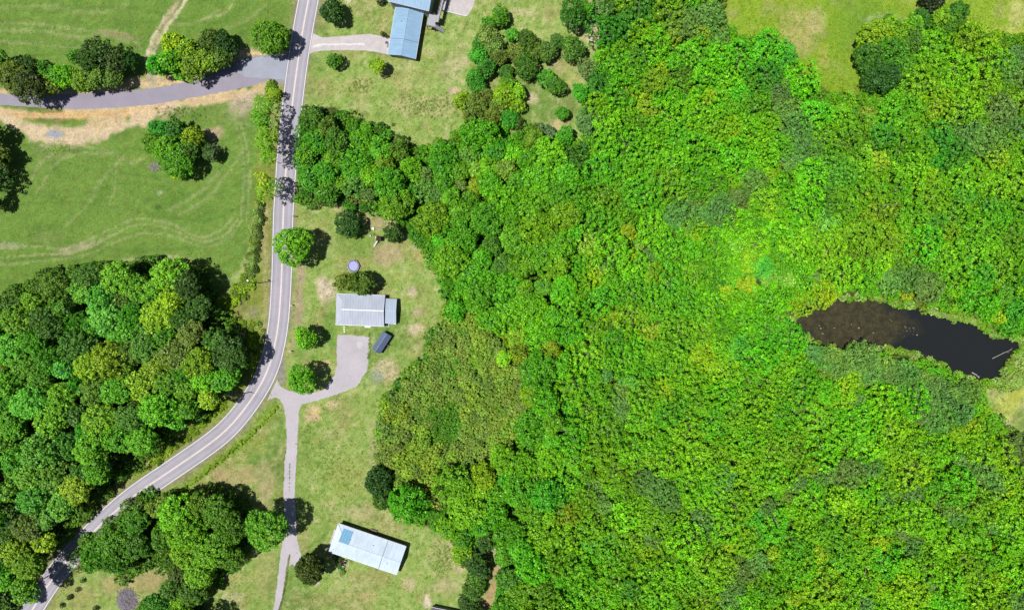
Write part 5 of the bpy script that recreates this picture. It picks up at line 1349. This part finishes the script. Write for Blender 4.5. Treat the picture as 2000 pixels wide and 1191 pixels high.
# flower bed border
M['straw'] = simple("pale_edging_stones", A(206,200,150), .9, .2, 3, .5, 6)
BED = [(650,1082),(653,1096),(659,1112),(664,1126),(672,1129.5),(676,1122),(680,1108),(682,1096)]
root = empty('flower_bed', (*P(666,1106), 0)); tag(root, "V-shaped flower bed edged with pale stones at the white roof's left corner", "flower bed")
bp_ = smooth(BED, 5); rs = random.Random(4); cx_, cy_ = P(666,1106)
stone = [MB().cyl(0,0,0,.12,.2,7,.16).mesh('stone', M['straw']) for _ in range(2)]
acc = 0; last = None
for q in bp_:
    x, y = P(*q)
    if last and math.hypot(x-last[0], y-last[1]) < .24: continue
    last = (x, y)
    link('stone', rs.choice(stone), root, loc=(x-cx_, y-cy_, -.02), rot=(0,0,rs.uniform(0,6)), scale=(rs.uniform(1,1.5), rs.uniform(.9,1.3), rs.uniform(.8,1.3)))
for i, (px, py, rp, c) in enumerate([(655,1088,5,(110,140,60)),(661,1094,6,(70,110,40)),(667,1097,6,(86,44,46)),(663,1104,5,(66,120,50)),(668,1110,4.5,(60,130,50)),(670,1118,4,(130,150,50))]):
    x, y = P(px, py, .6); nm = empty('garden_shrub', (x, y, 0), i*1.3)
    c_ = link('foliage', PROTO['scrub'][(i % 4)+4][1], nm, loc=(0,0,.5), scale=(rp/6/1.7,)*3); c_['tint'] = list(A(*c, k=KL)); link('stem', PROTO_TRUNK[i%3], nm, scale=(.12,.12,.06))
    tag(nm, f"{'dark red' if i == 2 else tname(c)} shrub in the V-shaped flower bed, {order_words(i,6)} from its top", "shrub", "shrubs in the flower bed")
# small bushes
SB = [(136,1166,6,(60,84,40)),(121,1181,5,(60,84,40)),(175,1114,6,(60,120,50)),(162,1133,5,(90,130,60)),(187,1188,5,(60,80,40)),(152,1151,4,(60,80,40))]
for i, (px, py, rp, c) in enumerate(sorted(SB)):
    x, y = P(px, py, .6); nm = empty('shrub', (x, y, 0), i*1.3)
    c_ = link('foliage', PROTO['scrub'][i % 8][1], nm, loc=(0,0,.7), scale=(rp/6/PROTO['scrub'][i%8][0],)*3); c_['tint'] = list(A(*c, k=KL)); link('stem', PROTO_TRUNK[i%3], nm, scale=(.15,.15,.08))
    tag(nm, f"small bush on the grass right of the lower road, {order_words(i,6)} from the left", "shrub", "bushes beside the lower road")
for i, (px, py) in enumerate([(686,228),(704,234),(725,239),(746,241),(767,244)]):
    x, y = P(px, py, .4); nm = empty('sapling', (x, y, 0), i)
    c_ = link('foliage', PROTO['scrub'][4+i%4][1], nm, loc=(0,0,.6), scale=(.27,.27,.4)); c_['tint'] = list(A(96,140,44,k=KL)); link('stem', PROTO_TRUNK[i%3], nm, scale=(.1,.1,.07))
    tag(nm, f"planted sapling along the north lawn's lower edge, {order_words(i,5)} from the left", "sapling", "row of saplings on the north lawn")
# dead wood
def sticks(name, px, py, rx, ry, n, lab, cat, L=(1.2,3.2), z=.9, seed=1, mat='deadwood', z0=0.0, thick=.05):
    r = random.Random(seed); x0, y0 = P(px, py); root = empty(name, (x0, y0, z0)); tag(root, lab, cat)
    mb = MB()
    for k in range(n):
        a = r.uniform(0, 6.28); d = math.sqrt(r.random()); cx, cy = math.cos(a)*d*rx, math.sin(a)*d*ry
        zz = .08+z*(1-d)*r.random(); t = r.uniform(0, 6.28); l = r.uniform(*L)*.5
        p = Vector((cx-math.cos(t)*l, cy-math.sin(t)*l, max(.03, zz+r.uniform(-.2,.2)))); q = Vector((cx+math.cos(t)*l, cy+math.sin(t)*l, max(.03, zz+r.uniform(-.2,.4))))
        mb.tube([p, p.lerp(q,.5)+Vector((r.uniform(-.2,.2),r.uniform(-.2,.2),.05)), q], thick*r.uniform(.6,1.5), 5, thick*.4)
    o = mb.build('branches', M[mat], root); o['kind'] = 'stuff'
M['ashwood'] = simple("ashen_wood", A(176,166,182), .9, .3, 3, .4, 12)
sticks('brush_pile', 249, 1171, 3.2, 3.6, 420, "round grey brush pile on the grass near the lower left grove", "brush pile", seed=2, mat='ashwood')
sticks('brush_pile', 302, 326, 1.9, 1.2, 90, "small pale brush pile at the lower left of the field's tree clump", "brush pile", L=(.8,2), z=.5, seed=3)
def dead_tree(px, py, ang, L, lab, z=1.2, seed=1, spread=.9, mat='deadwood'):
    r = random.Random(seed); x0, y0 = P(px, py); root = empty('fallen_tree', (x0, y0, 0), ang); tag(root, lab, "fallen tree")
    MB().tube([(0,0,.35),(L*.3,.2,.6),(L*.62,0,.9*z)], .24, 8, .1).build('trunk', M[mat], root)
    for k in range(11):
        t = .3+.65*k/11; p = Vector((L*t*.9, .1, .5+.4*z*t)); s = 1 if k % 2 else -1
        q = p+Vector((L*.28*r.uniform(.5,1.2), s*L*.33*spread*r.uniform(.4,1.2), z*r.uniform(-.2,.9)))
        mb = MB().tube([p, p.lerp(q,.5)+Vector((0,0,.2)), q], .09, 6, .03)
        for j in range(4):
            u = p.lerp(q, .35+.15*j); v = u+Vector((r.uniform(.2,1.4), r.uniform(-1.2,1.2), r.uniform(-.3,.6))); mb.tube([u, v], .035, 5, .012)
        mb.build('branch', M[mat], root)
dead_tree(398, 272, -.75, 7.5, "fallen bare tree with pale limbs, right of the field's tree clump", z=2.2, seed=5)
dead_tree(921, 1058, -1.1, 4.2, "pale dead tree among the strip of trees right of the lower lawn", z=5.5, seed=8)
def log(px0, py0, px1, py1, h, r_, lab, name='log'):
    a = Vector((*P(px0,py0,h), h)); b = Vector((*P(px1,py1,h), h+.3)); root = empty(name, (a.x, a.y, 0)); tag(root, lab, "log")
    a0 = Vector((0,0,a.z)); d = b-a; mb = MB().tube([a0, a0+d*.5+Vector((0,.12,.1)), a0+d], r_, 7, r_*.45); mb.build('stem', M['deadwood'], root)
    for f, s in ((.45,1),(.7,-1),(.85,1)):
        p = a0+d*f; MB().tube([p, p+d*.16+Vector((0,s*.55,.3))], r_*.4, 5, r_*.15).build('limb', M['deadwood'], root)
log(1724,402,1751,399,6.8,.17,"slim white dead trunk lying on the canopy right of the bright spot")
log(1938,700,1975,682,.0,.13,"branching dead limb sticking out of the pond near its right end")
log(1898,727,1912,737,-.15,.2,"short pale log afloat by the pond's lower bank")
# pale rocks along the bare strip
M['rock'] = simple("pale_rock", A(205,198,190), .9, .2, 2, .5, 6)
rk = []
for s in range(3):
    me = bpy.data.meshes.new('rock'); bm_v = []; r = random.Random(s)
    mb = MB(); mb.tube([(0,0,-.05),(0,0,.12),(.03,0,.3),(.02,.02,.36)], .34, 7, .16); me = mb.mesh('rock', M['rock']); rk.append(me)
RK = [(963,1066),(967,1071),(965,1077),(970,1082),(975,1100),(979,1103),(977,1108),(983,1105),(986,1122),(989,1130),(987,1145)]
for i, (px, py) in enumerate(RK):
    x, y = P(px, py); r = random.Random(i)
    o = link('rock', rk[i%3], None, loc=(x, y, 0), rot=(0,0,r.uniform(0,6)), scale=(r.uniform(.9,1.6), r.uniform(.8,1.3), r.uniform(.8,1.4)))
    tag(o, f"pale rock on the bare strip by the wood near the bottom, {order_words(i,11)} from its top", "rock", "rocks along the bare strip")
# floating scum and pond debris
pr = random.Random(6); pm = []
sc = MB()
for k in range(70):
    a = pr.random()
    if a < .45: px, py = pr.gauss(1655, 60), pr.gauss(640, 16)
    elif a < .85: px, py = pr.gauss(1775, 14), pr.gauss(645, 12)
    else: px, py = pr.choice([(1705,598),(1710,602),(1600,640),(1760,660),(1585,660)]); px += pr.gauss(0,5); py += pr.gauss(0,3)
    if not inpoly(px, py, POND): continue
    x, y = P(px, py); s = pr.uniform(.04,.1)+.28*pr.random()**4; n = 7
    sc.prism([(x+math.cos(2*math.pi*i/n)*s*pr.uniform(.5,1.2), y+math.sin(2*math.pi*i/n)*s*pr.uniform(.4,1)) for i in range(n)], -.318, -.300)
M['scum'] = simple("pond_scum", A(150,146,128), .9, .3, 3)
tag(sc.build('pond_scum', M['scum']), "pale flecks of scum and leaves floating on the pond", kind='stuff')
# ---------------------------------------------------------------- utility poles and wires
tops = []
def pole(px, py, H, lab, rz=0.0, equip=True):
    x, y = P(px, py); root = empty('utility_pole', (x, y, 0), rz); tag(root, lab, "utility pole", "poles of the roadside power line")
    MB().cyl(0,0,-.3,H,.17,10,.11).build('pole', M['bark'], root)
    MB().box(-1.15,-.16,H-.75,1.15,-.05,H-.62).build('crossarm', M['trimwood'], root)
    for sx in (-1.0, 0, 1.0):
        MB().cyl(sx,-.105,H-.61 if sx else H,H-.36 if sx else H+.25,.06,8,.04).build('insulator', M['white'], root)
        tops.append((root, Vector((sx, -.105, H-.36 if sx else H+.25))))
    if equip:
        MB().cyl(.0,.42,H-2.1,H-1.2,.24,14).build('transformer', M['steel'], root)
    return Matrix.Translation((x,y,0)) @ Matrix.Rotation(rz,4,'Z')
mats = [pole(495,-75,11,"utility pole beyond the top edge, left of the main road", .05), pole(506,552.8,11.2,"lone utility pole in the brush left of the road", .03), pole(474,768,9.0,"utility pole among the trees' edge below the road's bend", -.3, False)]
for k in range(2):
    for j in range(3):
        A_ = mats[k] @ tops[k*3+j][1]; B_ = mats[k+1] @ tops[(k+1)*3+j][1]
        pts_ = [A_.lerp(B_, t/16)-Vector((0,0,1.3*math.sin(math.pi*t/16))) for t in range(17)]
        c_ = pts_[0].copy(); root = MB().tube([p-c_ for p in pts_], .011, 5).build('power_line', M['steel'], loc=c_)
        tag(root, f"{['left','middle','right'][j]} wire of the power line {'above' if k == 0 else 'below'} the lone utility pole", "power line", "overhead wires")
